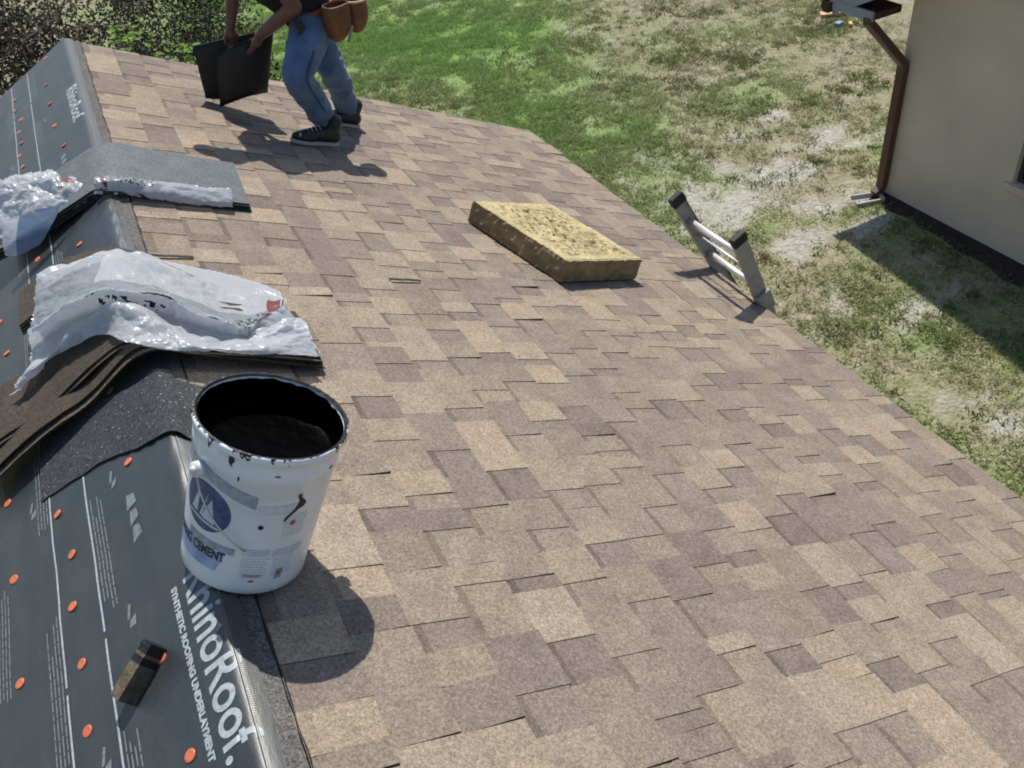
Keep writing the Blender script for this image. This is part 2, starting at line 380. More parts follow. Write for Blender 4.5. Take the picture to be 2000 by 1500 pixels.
# ================================================================== GROUND
def lush(x, y):
    """how green the turf is, 0..1"""
    edge = 5.75 + 0.36 * np.clip(y - 8.4, 0, 8.5)            # right limit of the watered strip
    w = 0.9 * (fbm(x * 0.9, y * 0.9, 3) - 0.5) * 2
    a = 1 / (1 + np.exp(-(edge + w - x) * 2.6)) * 1 / (1 + np.exp(-(y - 8.0) * 2.0)) * 1 / (1 + np.exp(-(x - 1.2) * 2.0))
    strip = np.exp(-(((x - (4.3 + 0.0 * y)) / 0.8) ** 2)) * np.exp(-(((y - 12.6) / 2.3) ** 2))   # tired turf close to the roof edge
    mid = np.clip((fbm(x * 0.8, y * 0.8, 15) - .38) * 1.5, 0, .42) * np.clip(1.5 - (x - 7) * .25, .35, 1)
    return np.clip(np.maximum(a * (1 - 0.6 * strip) * (0.5 + 0.8 * fbm(x * 0.55, y * 0.55, 9)), mid), 0, 1)
SANDY = [(*at_z(px, py)[:2], rx, ry, s) for px, py, rx, ry, s in [
    (1400, 425, .55, .40, 1.0), (1450, 400, .4, .3, .9), (1600, 275, .5, .33, .9), (1680, 275, .45, .14, 1.0), (1430, 268, .42, .3, .8),
    (1510, 225, .45, .22, .75), (1700, 435, .30, .20, 1.5), (1500, 345, .40, .28, .8), (1560, 330, .3, .3, .7), (1640, 600, .35, .25, .65),
    (1780, 610, .5, .2, .7), (1880, 800, .5, .25, .75), (1960, 830, .3, .22, .8), (1590, 410, .35, .18, .85), (1350, 385, .35, .2, .7),
    (1660, 385, .3, .2, .9), (1540, 480, .5, .3, .55), (1210, 20, .4, .2, .5), (1340, 40, .5, .3, .5), (1580, 15, .4, .3, .5)]]
def sand(x, y):
    s = np.zeros_like(x, dtype=float)
    for cx, cy, rx, ry, k in SANDY:
        s = np.maximum(s, k * np.exp(-(((x - cx) / rx) ** 2 + ((y - cy) / ry) ** 2)))
    n = fbm(x * 3.2, y * 3.2, 21) - 0.5
    base = 0.27 * np.exp(-(((x - 6.9) / 1.7) ** 2 + ((y - 8.0) / 1.7) ** 2))
    return np.clip((s * .95 + base + n * 1.7 - 0.27) * 1.6, 0, .92)
def nonuniform(lo, hi, a, b, step, far):
    inner = np.arange(a, b + 1e-6, step); o1 = a - np.geomspace(step, a - lo, far)[::1]; o2 = b + np.geomspace(step, hi - b, far)
    return np.concatenate([o1[::-1], inner, o2])
gx = nonuniform(-150, 150, -3, 14, 0.09, 26); gy = nonuniform(-120, 220, 0, 28, 0.09, 26)
GX, GY = np.meshgrid(gx, gy); nxv, nyv = len(gx), len(gy)
GZZ = GZ + 0.05 * (fbm(GX * 0.5, GY * 0.5, 5) - 0.5) + 0.03 * (fbm(GX * 3, GY * 3, 6) - 0.5)
def ground_z(x, y): return GZ + 0.05 * (fbm(x * 0.5, y * 0.5, 5) - 0.5) + 0.03 * (fbm(x * 3, y * 3, 6) - 0.5)
gv = np.stack([GX.ravel(), GY.ravel(), GZZ.ravel()], 1)
ii, jj = np.meshgrid(np.arange(nyv - 1), np.arange(nxv - 1), indexing='ij')
q = (ii * nxv + jj).ravel(); gf = np.stack([q, q + 1, q + nxv + 1, q + nxv], 1)
gme = big_mesh('ground', gv, gf)
ca = gme.color_attributes.new('cover', 'FLOAT_COLOR', 'POINT')
cv = np.ones((len(gv), 4), np.float32); cv[:, 0] = lush(gv[:, 0], gv[:, 1]); cv[:, 1] = sand(gv[:, 0], gv[:, 1]); cv[:, 2] = 0
ca.data.foreach_set('color', cv.ravel())
def ground_material():
    m = bpy.data.materials.new('patchy_turf'); m.use_nodes = True; t = m.node_tree; p = t.nodes['Principled BSDF']
    p.inputs['Roughness'].default_value = 0.95; p.inputs['Specular IOR Level'].default_value = 0.1
    g = t.nodes.new('ShaderNodeNewGeometry'); at = t.nodes.new('ShaderNodeAttribute'); at.attribute_name = 'cover'
    sp = t.nodes.new('ShaderNodeSeparateColor'); t.links.new(at.outputs['Color'], sp.inputs[0])
    def ramp(scale, stops, rough=0.65):
        n = t.nodes.new('ShaderNodeTexNoise'); n.inputs['Scale'].default_value = scale; n.inputs['Detail'].default_value = 7; n.inputs['Roughness'].default_value = rough
        t.links.new(g.outputs['Position'], n.inputs['Vector']); r = t.nodes.new('ShaderNodeValToRGB')
        while len(r.color_ramp.elements) < len(stops): r.color_ramp.elements.new(0.5)
        for e, (pos, c) in zip(r.color_ramp.elements, stops): e.position = pos; e.color = (*c, 1)
        t.links.new(n.outputs['Fac'], r.inputs[0]); return r.outputs[0]
    dry = ramp(6, [(0.30, (0.17, 0.175, 0.085)), (0.45, (0.255, 0.24, 0.15)), (0.58, (0.32, 0.285, 0.21)), (0.72, (0.41, 0.37, 0.30))])
    green = ramp(7, [(0.3, (0.15, 0.27, 0.065)), (0.55, (0.195, 0.325, 0.085)), (0.75, (0.27, 0.35, 0.135))])
    sandc = ramp(14, [(0.3, (0.25, 0.24, 0.20)), (0.62, (0.47, 0.455, 0.41))])
    m1 = t.nodes.new('ShaderNodeMix'); m1.data_type = 'RGBA'; t.links.new(sp.outputs[0], m1.inputs['Factor']); t.links.new(dry, m1.inputs['A']); t.links.new(green, m1.inputs['B'])
    m2 = t.nodes.new('ShaderNodeMix'); m2.data_type = 'RGBA'; t.links.new(sp.outputs[1], m2.inputs['Factor']); t.links.new(m1.outputs['Result'], m2.inputs['A']); t.links.new(sandc, m2.inputs['B'])
    t.links.new(m2.outputs['Result'], p.inputs['Base Color'])
    n = t.nodes.new('ShaderNodeTexNoise'); n.inputs['Scale'].default_value = 22; n.inputs['Detail'].default_value = 6
    t.links.new(g.outputs['Position'], n.inputs['Vector']); b = t.nodes.new('ShaderNodeBump'); b.inputs['Strength'].default_value = 0.9; b.inputs['Distance'].default_value = 0.05
    t.links.new(n.outputs['Fac'], b.inputs['Height']); t.links.new(b.outputs['Normal'], p.inputs['Normal'])
    return m
ground = link('ground', gme, ground_material(), None, True); tag(ground, kind='structure', label='patchy lawn with bare sand between the two houses')

# grass blades: gathered in small tufts, coloured per blade
def grass(n_tufts):
    x = RNG.uniform(1.6, 12.6, n_tufts * 4); y = RNG.uniform(1.5, 26.5, n_tufts * 4)
    L = lush(x, y); S = sand(x, y); tuf = fbm(x * 2.3, y * 2.3, 31)
    dens = np.clip((0.22 + 0.75 * L) * (1 - 0.92 * S) * np.clip((tuf - 0.30) * 3.2, 0.06, 1), 0, 1)
    near = np.clip(1.25 - 0.03 * y, 0.4, 1)
    keep = RNG.random(len(x)) < dens * near
    inside = (x < 2.75) & (y < 5.7); nb = (x > 7.75) & (y < 6.95)
    keep &= ~inside & ~nb
    x, y, L, tuf = x[keep][:n_tufts], y[keep][:n_tufts], L[keep][:n_tufts], tuf[keep][:n_tufts]
    k = 6; N = len(x)
    bx = np.repeat(x, k) + RNG.normal(0, .028, N * k); by = np.repeat(y, k) + RNG.normal(0, .028, N * k)
    Lr = np.repeat(L, k); tr = np.repeat(tuf, k)
    h = RNG.uniform(.025, .065, N * k) * (0.75 + 0.5 * Lr) * (0.7 + 0.7 * tr); a = RNG.uniform(0, 2 * np.pi, N * k); w = RNG.uniform(.004, .009, N * k)
    lean = RNG.uniform(.6, 1.9, N * k) * h; la = RNG.uniform(0, 2 * np.pi, N * k); z = ground_z(bx, by) - .004
    c, s = np.cos(a) * w, np.sin(a) * w
    v = np.stack([np.stack([bx - c, by - s, z], 1), np.stack([bx + c, by + s, z], 1), np.stack([bx + lean * np.cos(la), by + lean * np.sin(la), z + h], 1)], 1).reshape(-1, 3)
    f = np.arange(len(v)).reshape(-1, 3)
    mixr = np.clip(Lr + RNG.normal(0, .2, N * k), 0, 1)[:, None]; dryr = (RNG.random(N * k) < 0.42 * (1 - Lr) + .06)[:, None]
    g1 = np.array([0.255, 0.265, 0.115]); g2 = np.array([0.195, 0.37, 0.085]); dr = np.array([0.46, 0.42, 0.28])
    t = g1 * (1 - mixr) + g2 * mixr; t = np.where(dryr, dr, t) * RNG.uniform(.7, 1.3, (N * k, 1))
    return big_mesh('grass', v, f, t)
g_o = link('grass', grass(90000), MAT['leaf']); tag(g_o, kind='stuff', label='short patchy grass blades growing on the lawn')

def weeds(n):
    x = RNG.uniform(2.6, 12, n * 5); y = RNG.uniform(1.5, 20, n * 5); t = fbm(x * 1.4, y * 1.4, 51)
    keep = (RNG.random(len(x)) < np.clip((t - .42) * 4, .05, 1) * (1 - .8 * sand(x, y)) * (1 - .75 * lush(x, y))) & ~((x < 2.75) & (y < 5.7)) & ~((x > 7.7) & (y < 6.95))
    x, y = x[keep][:n], y[keep][:n]; k = 22; N = len(x); r = np.repeat(RNG.uniform(.03, .085, N), k)
    bx = np.repeat(x, k) + RNG.normal(0, 1, N * k) * r; by = np.repeat(y, k) + RNG.normal(0, 1, N * k) * r
    h = RNG.uniform(.025, .075, N * k); a = RNG.uniform(0, 2 * np.pi, N * k); w = RNG.uniform(.006, .014, N * k); la = RNG.uniform(0, 2 * np.pi, N * k); lean = RNG.uniform(.5, 1.6, N * k) * h
    z = ground_z(bx, by) - .004; c, s_ = np.cos(a) * w, np.sin(a) * w
    v = np.stack([np.stack([bx - c, by - s_, z], 1), np.stack([bx + c, by + s_, z], 1), np.stack([bx + lean * np.cos(la), by + lean * np.sin(la), z + h], 1)], 1).reshape(-1, 3)
    base = np.array([[0.13, 0.20, 0.055], [0.17, 0.23, 0.07], [0.21, 0.22, 0.09], [0.24, 0.20, 0.11]])[np.repeat(RNG.integers(0, 4, N), k)] * RNG.uniform(.7, 1.3, (N * k, 1))
    return big_mesh('weeds', v, np.arange(len(v)).reshape(-1, 3), base)
w_o = link('weeds', weeds(2600), MAT['leaf']); tag(w_o, kind='stuff', label='low weed tufts scattered over the thin lawn')

# ================================================================== OUR HOUSE AND ITS ROOF
RAKE = 5.585; NEAR = -1.3; EAVE_S = 3.075
house = empty('house', (0, 2, GZ), 'low gabled house whose new tan shingle roof is being capped along the ridge', 'house')
ex, ez = EAVE_S * CA, -EAVE_S * SA
# deck: two thick slabs meeting at the ridge
def slab(x0, z0, x1, z1, y0, y1, th):
    n = np.array([-(z1 - z0), 0, x1 - x0]); n = n / np.linalg.norm(n)
    if n[2] < 0: n = -n
    A = np.array([x0, 0, z0]); B = np.array([x1, 0, z1]); V = []
    for y in (y0, y1):
        for p in (A, B, B - n * th, A - n * th): V.append(p + np.array([0, y, 0]))
    return V, [(0, 1, 2, 3), (7, 6, 5, 4), (0, 4, 5, 1), (1, 5, 6, 2), (2, 6, 7, 3), (3, 7, 4, 0)]
v1, f1 = slab(0.0, -0.001, ex - .02, ez + .009, NEAR, RAKE - .02, .03); v2, f2 = slab(0.0, -0.001, -ex + .02, ez + .009, NEAR, RAKE - .02, .03)
deck = obj('roof', *joined([(v1, f1), (v2, f2)]), MAT['wood'], house)
# fascia, rake boards, gable walls
box('fascia', (ex - .045, NEAR, ez - .19), (ex - .022, RAKE - .02, ez - .026), MAT['brown'], house)
box('fascia', (-ex + .022, NEAR, ez - .19), (-ex + .045, RAKE - .02, ez - .026), MAT['brown'], house)
for sgn in (1, -1):
    v, f = slab(0.0, -.034, sgn * (ex - .03), ez - .026, RAKE - .045, RAKE - .022, .16); obj('rake_board', v, f, MAT['brown'], house)
wx = ex - .45
wv = [(-wx, RAKE - .35, GZ), (wx, RAKE - .35, GZ), (wx, RAKE - .35, -wx * SA / CA - .04), (0, RAKE - .35, -.04), (-wx, RAKE - .35, -wx * SA / CA - .04)]
wv += [(x, NEAR + .3, z) for x, y, z in wv]
obj('wall', wv, [(0, 1, 2, 3, 4), (9, 8, 7, 6, 5), (0, 5, 6, 1), (1, 6, 7, 2), (4, 9, 5, 0)], MAT['wall'], house)

# laminated shingle tabs, course by course
EXPO = 0.1429
LIGHT = [(0.282, 0.227, 0.170), (0.294, 0.236, 0.176), (0.270, 0.220, 0.168), (0.277, 0.228, 0.176)]
MIDT = [(0.226, 0.184, 0.146), (0.237, 0.193, 0.151), (0.214, 0.176, 0.142), (0.225, 0.186, 0.151), (0.216, 0.178, 0.146), (0.248, 0.203, 0.157)]
DARK = [(0.186, 0.153, 0.131), (0.193, 0.158, 0.134), (0.179, 0.147, 0.127), (0.192, 0.159, 0.138)]
rs = random.Random(5)
tabs = []
ncourse = int((EAVE_S - 0.05) / EXPO) + 1
for ci in range(ncourse):
    s1 = EAVE_S + 0.02 - ci * EXPO            # butt edge
    s0 = s1 - EXPO
    if s0 < 0.075: s0 = 0.078 + rs.uniform(-.003, .003)
    if s1 - s0 < 0.03: continue
    y = NEAR + rs.uniform(0, .25); prev_t = None; high = rs.random() < .5
    while y < RAKE:
        w = rs.choice([.055, .08, .10, .12, .14, .16, .19, .22, .13, .11]) * rs.uniform(.85, 1.15)
        if not high: w *= rs.uniform(.55, 1.0)
        y2 = min(y + w, RAKE + rs.uniform(-.006, .006))
        r = rs.random()
        pal = (LIGHT if r < .46 else MIDT if r < .90 else DARK) if high else (DARK if r < .36 else MIDT if r < .95 else LIGHT)
        c = np.array(rs.choice(pal)) * rs.uniform(.92, 1.08)
        if y2 - y > 0.02: tabs.append((s0, s1 + rs.uniform(-.003, .003), y, y2, high, c, rs.random()))
        y = y2
        high = (not high) if rs.random() < .90 else high
def tab_geo(s0, s1, ya, yb, high, c, rnd):
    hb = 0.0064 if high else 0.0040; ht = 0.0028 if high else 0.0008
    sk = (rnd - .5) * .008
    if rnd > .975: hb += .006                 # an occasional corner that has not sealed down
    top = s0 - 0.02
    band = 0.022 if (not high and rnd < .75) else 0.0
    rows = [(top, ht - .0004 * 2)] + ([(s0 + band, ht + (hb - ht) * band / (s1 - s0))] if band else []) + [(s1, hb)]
    V = []; Fc = []; T = []
    for s, n in rows:
        k = (s - s0) / (s1 - s0) * sk
        V += [slope_pt(s, ya + k, n), slope_pt(s, yb + k, n)]
    m = len(rows)
    for s, n in rows:
        k = (s - s0) / (s1 - s0) * sk
        V += [slope_pt(s, ya + k, -.0005), slope_pt(s, yb + k, -.0005)]
    for i in range(m - 1):
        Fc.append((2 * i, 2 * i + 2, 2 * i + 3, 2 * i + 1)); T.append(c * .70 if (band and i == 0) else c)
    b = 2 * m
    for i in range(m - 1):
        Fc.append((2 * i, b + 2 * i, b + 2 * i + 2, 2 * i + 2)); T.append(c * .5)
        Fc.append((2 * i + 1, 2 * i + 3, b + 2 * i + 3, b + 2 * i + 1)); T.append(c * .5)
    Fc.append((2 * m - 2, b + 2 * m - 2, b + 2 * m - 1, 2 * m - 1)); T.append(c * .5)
    return V, Fc, T
def screen_area(tb):
    pts = [project(slope_pt(s, y)) for s, y in ((tb[0], tb[2]), (tb[0], tb[3]), (tb[1], tb[3]), (tb[1], tb[2]))]
    cx = sum(p[0] for p in pts) / 4; cy = sum(p[1] for p in pts) / 4
    q0 = (np.array(slope_pt(tb[1], tb[2])) - CAM) @ M
    if q0[2] < .1 or not (-60 < cx < 2060 and -60 < cy < 1560): return 0
    return abs(sum(pts[i][0] * pts[(i + 1) % 4][1] - pts[(i + 1) % 4][0] * pts[i][1] for i in range(4))) / 2
order = sorted(range(len(tabs)), key=lambda i: -screen_area(tabs[i]))
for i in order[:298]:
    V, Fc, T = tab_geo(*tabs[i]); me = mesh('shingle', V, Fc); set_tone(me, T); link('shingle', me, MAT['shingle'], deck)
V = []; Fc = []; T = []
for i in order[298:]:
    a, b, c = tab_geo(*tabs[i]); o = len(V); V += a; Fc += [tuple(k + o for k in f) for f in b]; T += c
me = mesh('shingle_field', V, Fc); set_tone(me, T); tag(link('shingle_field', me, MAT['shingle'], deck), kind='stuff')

# headlap of the top course between the sheet's edge and the first exposed tabs, with its bead of tar
def strip_grid(name, y0, y1, ny, ss, nn, mat, parent, jitter=0.0):
    ys = np.linspace(y0, y1, ny); V = []
    for yy in ys:
        for s, n in zip(ss, nn): V.append(slope_pt(s + jitter * nz(yy * 9, s * 40), yy, n))
    k = len(ss); Fc = [(i * k + j, i * k + j + 1, (i + 1) * k + j + 1, (i + 1) * k + j) for i in range(ny - 1) for j in range(k - 1)]
    Fc = [tuple(reversed(f)) for f in Fc]
    return obj(name, V, Fc, mat, parent)
strip_grid('headlap_strip', NEAR, RAKE - .004, 160, [.004, .03, .055, .0735, .0745], [.0008, .0025, .005, .0072, .0], MAT['headlap'], deck, .006)
ys = np.arange(-.3, RAKE, .012); bead = [slope_pt(.0775 + .0035 * nz(yy * 14, 3.3) + .003 * nz(yy * 3, 1.3), yy, .005) for yy in ys]
rad = [max(.0012, .0032 + .0034 * nz(yy * 11, 8.1)) for yy in ys]
v, f = tube_geo(bead, rad, 6); obj('tar_seam', v, f, MAT['tar_dull'], deck, True)

# synthetic underlayment wrapped over the crest
RIDGE_R = 0.014
def sheet_pt(u, y, off=0.0):        # u: metres from the crest, negative on the left slope
    z = -SA * (math.sqrt(u * u + RIDGE_R ** 2) - RIDGE_R); x = u * CA
    g = u / math.sqrt(u * u + RIDGE_R ** 2); n = np.array([SA * g, 0, CA]); n /= np.linalg.norm(n)
    wr = .0022 * nz(u * 2.2, y * 5, 1) + .0012 * nz(u * 7, y * 13, 4)
    wr += .0035 * max(0, nz(u * 1.5 + y * 6, y * 1.2 - u * 2, 7)) ** 2 * (1 if u < -.01 else .3)
    if 2.7 < y < 3.5 and -.22 < u < .02: wr += .0045 * max(0.0, math.sin((y - u * 1.1) * 62 + 2 * nz(u * 9, y * 4, 3))) ** 2 * math.sin((y - 2.7) / .8 * math.pi) * min(1, (u + .22) * 9)
    if 1.5 < y < 2.1 and -.2 < u < .0: wr += .003 * max(0.0, math.sin((y * .35 - u * 1.3) * 110 + 2 * nz(u * 9, y * 4, 9))) ** 2 * math.sin((y - 1.5) / .6 * math.pi)
    return np.array([x, y, z]) + n * (.006 + wr + off)
us = np.concatenate([np.linspace(-3.0, -.9, 16)[:-1], np.linspace(-.9, -.06, 44), np.linspace(-.05, .04, 16)])
ysu = np.concatenate([np.linspace(NEAR, .6, 14)[:-1], np.arange(.6, RAKE, .028), [RAKE]])
edge = lambda y: .003 * nz(y * 6, 2.2)
V = [sheet_pt(u + (edge(y) if k == len(us) - 1 else 0), y) for y in ysu for k, u in enumerate(us)]
k = len(us); Fc = [(i * k + j, i * k + j + 1, (i + 1) * k + j + 1, (i + 1) * k + j) for i in range(len(ysu) - 1) for j in range(k - 1)]
under = obj('underlayment', V, Fc, MAT['under'], house, True)
v, f = joined([([sheet_pt(u, y, o) for y in np.arange(.55, RAKE, .05) for u, o in ((.006, .0005), (.0085, .0022), (.011, .0016))],
      [(i * 3 + j, i * 3 + j + 1, i * 3 + j + 4, i * 3 + j + 3) for i in range(len(np.arange(.55, RAKE, .05)) - 1) for j in range(2)])])
obj('lap_edge', v, f, MAT['under'], under, True)

# print on the underlayment -- lettering mapped on to the curved sheet
def text_mesh(body, size, space=1.0, bold=0.0):
    cu = bpy.data.curves.new('lettering', 'FONT'); cu.body = body; cu.size = size; cu.space_character = space; cu.resolution_u = 4; cu.offset = bold
    o = bpy.data.objects.new('lettering', cu); col.objects.link(o)
    dg = bpy.context.evaluated_depsgraph_get(); dg.update()
    me = bpy.data.meshes.new_from_object(o.evaluated_get(dg)); bpy.data.objects.remove(o)
    bm = bmesh.new(); bm.from_mesh(me); bmesh.ops.triangulate(bm, faces=bm.faces)
    for _ in range(2):
        es = [e for e in bm.edges if e.calc_length() > size * .16]
        if es: bmesh.ops.subdivide_edges(bm, edges=es, cuts=1); bmesh.ops.triangulate(bm, faces=[f for f in bm.faces if len(f.verts) > 3])
    bm.to_mesh(me); bm.free(); return me
def sheet_text(name, body, size, u_base, y_start, y_end, mat, bold=0.0, stretch=None):
    """text whose baseline runs towards the camera (decreasing y); letter tops point to the ridge"""
    me = text_mesh(body, size, 1.0, bold); xs = [v.co.x for v in me.vertices]; w = max(xs) - min(xs); x0 = min(xs)
    for v in me.vertices:
        y = y_start + (v.co.x - x0) / w * (y_end - y_start); u = u_base + v.co.y * (stretch or 1.0)
        v.co = Vector(sheet_pt(u, y, .0009))
    return link(name, me, mat, under)
def sheet_rect(parts, u0, u1, y0, y1, off=.0008):
    n = max(2, int(abs(y1 - y0) / .05) + 1); V = []
    for y in np.linspace(y0, y1, n): V += [sheet_pt(u0, y, off), sheet_pt(u1, y, off)]
    parts.append((V, [(2 * i, 2 * i + 1, 2 * i + 3, 2 * i + 2) for i in range(n - 1)]))
sheet_text('lettering', 'RhinoRoof.', .085, -.059, 1.385, .925, MAT['print'], .0014, 1.28)
sheet_text('lettering', 'SYNTHETIC ROOFING UNDERLAYMENT', .021, -.094, 1.385, .955, MAT['print'], .0012, .95)
sheet_text('lettering', 'RhinoRoof.', .085, -.060, 4.75, 4.28, MAT['print'], .002, 1.0)
parts = []; dull = []
prs = random.Random(3)
for u0 in (-.285, -.405, -.61):
    y = .6
    while y < RAKE - .05:                      # ruled nailing lines, broken at intervals
        y2 = min(y + prs.uniform(.75, 1.0), RAKE - .03); sheet_rect(parts, u0, u0 + .0055, y, y2); y = y2 + .02
for u0 in (-.285, -.405, -.61):
    y = .75 + (.42 if u0 == -.405 else 0.0)
    while y < RAKE - .4:                       # blocks of small print: rows of short words
        for r in range(4):
            yy = y + prs.uniform(0, .04); end = y + prs.uniform(.30, .40)
            while yy < end:
                wl = prs.uniform(.02, .06)
                sheet_rect(dull, u0 + .0135 + r * .0105 - (.055 if u0 == -.405 else 0), u0 + .0172 + r * .0105 - (.055 if u0 == -.405 else 0), yy, yy + wl); yy += wl + .004
        y += .72
v, f = joined(parts); obj('ruled_lines', v, f, MAT['print'], under)
v, f = joined(dull); obj('small_print', v, f, MAT['print_dull'], under)
arrows = []
for u0, y in [(-.215, 1.38), (-.33, 1.10), (-.20, 1.83), (-.47, 1.98), (-.19, 1.95), (-.19, 2.58), (-.36, 3.1), (-.2, 3.85), (-.22, 4.6), (-.45, 4.4), (-.35, 2.75)]:
    arrows.append(([sheet_pt(u0 + du, y + dy, .0009) for du, dy in ((0, 0), (.018, .0), (.022, .03), (.004, .02))], [(0, 1, 2, 3)]))
    arrows.append(([sheet_pt(u0 + du, y + dy, .0009) for du, dy in ((-.004, .026), (.004, .026), (.012, .062), (.004, .066))], [(0, 1, 2, 3)]))
# bird-like mark of three wedges beside the second printed line
for y0 in (1.60, 2.75, 3.9):
    for kx in range(3):
        arrows.append(([sheet_pt(-.165 + du, y0 + kx * .055 + dy, .0009) for du, dy in ((0, 0), (.03, .012), (.026, .045), (.006, .05))], [(0, 1, 2, 3)]))
v, f = joined(arrows); obj('printed_arrows', v, f, MAT['print_dull'], under)

# orange cap nails
nail_px = [(22, 988), (120, 1010), (147, 1088), (35, 1137), (150, 1190), (168, 1302), (48, 1340), (323, 1290), (180, 1433), (257, 908), (108, 868), (222, 768),
           (5, 635), (160, 482), (78, 512), (92, 118), (92, 170), (100, 208), (110, 250), (32, 200), (32, 222), (45, 238), (40, 263), (45, 284), (42, 310), (48, 331)]
us_y = [(at_left(px, py)[0] / CA, at_left(px, py)[1]) for px, py in nail_px]
us_y += [(-.55, 1.15), (-.5, 1.0), (-.13, 1.0), (-.31, 1.05), (-.51, 2.5), (-.33, 2.9), (-.14, 2.75), (-.33, 3.75), (-.14, 4.15), (-.52, 3.9), (-.53, 2.9), (-.72, 1.6), (-.75, 2.2), (-.9, 1.9)]
def nail_geo():
    n = 14; V = []; Fc = []
    prof = [(.0128, .0), (.0128, .0012), (.0118, .0022), (.007, .0026), (.0055, .0020), (.0, .0019)]
    for r, z in prof[:-1]:
        for i in range(n): a = 2 * math.pi * i / n; V.append((r * math.cos(a), r * math.sin(a), z))
    V.append((0, 0, prof[-1][1])); c = len(V) - 1; m = len(prof) - 1
    for j in range(m - 1):
        for i in range(n): Fc.append((j * n + i, j * n + (i + 1) % n, (j + 1) * n + (i + 1) % n, (j + 1) * n + i))
    for i in range(n): Fc.append(((m - 1) * n + i, (m - 1) * n + (i + 1) % n, c))
    return V, Fc
nme = mesh('nail_cap', *nail_geo()); nme.materials.append(MAT['orange'])
nrs = random.Random(9)
under_inv = parent_world(under).inverted()
for u, y in us_y:
    o = bpy.data.objects.new('nail_cap', nme); col.objects.link(o); o.parent = under
    p = Vector(sheet_pt(u, y, .0012)); nrm = Vector((-SA, 0, CA)) + Vector((nrs.uniform(-.12, .12), nrs.uniform(-.16, .16), 0))
    o.matrix_parent_inverse = under_inv
    o.location = p; o.rotation_euler = nrm.to_track_quat('Z', 'Y').to_euler()

# ================================================================== NEIGHBOURING HOUSE
WX = 7.894; CY = 6.81
nb = empty('neighbouring_house', (WX + 3, 2, GZ), 'beige stucco house with brown downspout at its corner, gable end facing the roof', 'house')
EZ = -2.02; OH = 0.42; EY = CY + .72; peak_y = CY - 6.0; SL = .5
def gz(y): return EZ + (EY - y) * SL       # underside of the far roof slope
pk = gz(peak_y)
# walls
wv = [(WX, CY, GZ - .3), (WX, -5.2, GZ - .3), (WX, -5.2, gz(CY) - .0), (WX, peak_y, pk - .02), (WX, CY, gz(CY) - .02)]
wv += [(WX + 7, y, z) for x, y, z in wv]
# the wall facing us is built round its window opening
WY0, WY1, WZ0, WZ1 = 3.55, 5.17, GZ + .84, GZ + 2.05
def quad_wall(name, y0, y1, z0f, z1f, th=.18):
    V = [(WX, y0, z0f(y0)), (WX, y1, z0f(y1)), (WX, y1, z1f(y1)), (WX, y0, z1f(y0))]; V += [(x + th, y, z) for x, y, z in V]
    return V, [(0, 3, 2, 1), (4, 5, 6, 7), (0, 1, 5, 4), (1, 2, 6, 5), (2, 3, 7, 6), (3, 0, 4, 7)]
def roofline(y): return gz(y) - .02 if y >= peak_y else pk - .02 - (peak_y - y) * SL
bot = lambda y: GZ - .3
pieces = [quad_wall('w', WY1, CY, bot, roofline), quad_wall('w', peak_y, WY0, bot, roofline), quad_wall('w', -5.2, peak_y, bot, roofline),
          quad_wall('w', WY0, WY1, bot, lambda y: WZ0), quad_wall('w', WY0, WY1, lambda y: WZ1, roofline)]
pieces.append(([(WX + .18, CY, GZ - .3), (WX + 7, CY, GZ - .3), (WX + 7, CY, gz(CY) - .02), (WX + .18, CY, gz(CY) - .02)] + [(WX + .18, CY - .18, GZ - .3), (WX + 7, CY - .18, GZ - .3), (WX + 7, CY - .18, gz(CY) - .02), (WX + .18, CY - .18, gz(CY) - .02)],
               [(0, 1, 2, 3), (7, 6, 5, 4), (3, 2, 6, 7), (1, 5, 6, 2), (0, 4, 5, 1)]))
obj('wall', *joined(pieces), MAT['wall'], nb)
win = box('window', (WX + .10, WY0, WZ0), (WX + .13, WY1, WZ1), MAT['glass'], nb)
fr = [box_geo((WX + .09, (WY0 + WY1) / 2, z), (.025, 0, 0), (0, (WY1 - WY0) / 2 - .002, 0), (0, 0, .022)) for z in (WZ0 + .024, WZ1 - .024, (WZ0 + WZ1) / 2)]
fr += [box_geo((WX + .086, y, (WZ0 + WZ1) / 2), (.025, 0, 0), (0, .022, 0), (0, 0, (WZ1 - WZ0) / 2 - .05)) for y in (WY0 + .024, WY1 - .024)]
obj('frame', *joined(fr), MAT['frame'], win)
box('sill', (WX - .035, WY0 - .05, WZ0 - .075), (WX + .06, WY1 + .07, WZ0 - .004), MAT['wall'], win)
# roof: far slope, near slope, with rake overhang and boxed eave return
RX = WX - OH
def nslab(y0, z0, y1, z1, x0, x1, th):
    V = []
    for x in (x0, x1): V += [(x, y0, z0), (x, y1, z1), (x, y1, z1 + th), (x, y0, z0 + th)]
    return V, [(0, 1, 2, 3), (7, 6, 5, 4), (0, 4, 5, 1), (1, 5, 6, 2), (2, 6, 7, 3), (3, 7, 4, 0)]
v, f = joined([nslab(EY, gz(EY) + .02, peak_y, pk + .02, RX + .03, WX + 7.4, .03), nslab(peak_y, pk + .02, -5.6, pk + .02 - (peak_y + 5.6) * SL, RX + .03, WX + 7.4, .03)])
nroof = obj('roof', v, f, MAT['brown'], nb)
v, f = joined([nslab(EY + .03, gz(EY) + .038, peak_y, pk + .053, RX + .005, WX + 7.43, .012), nslab(peak_y, pk + .053, -5.62, pk + .053 - (peak_y + 5.62) * SL, RX + .005, WX + 7.43, .012)])
obj('roof_covering', v, f, MAT['dark_roof'], nroof)
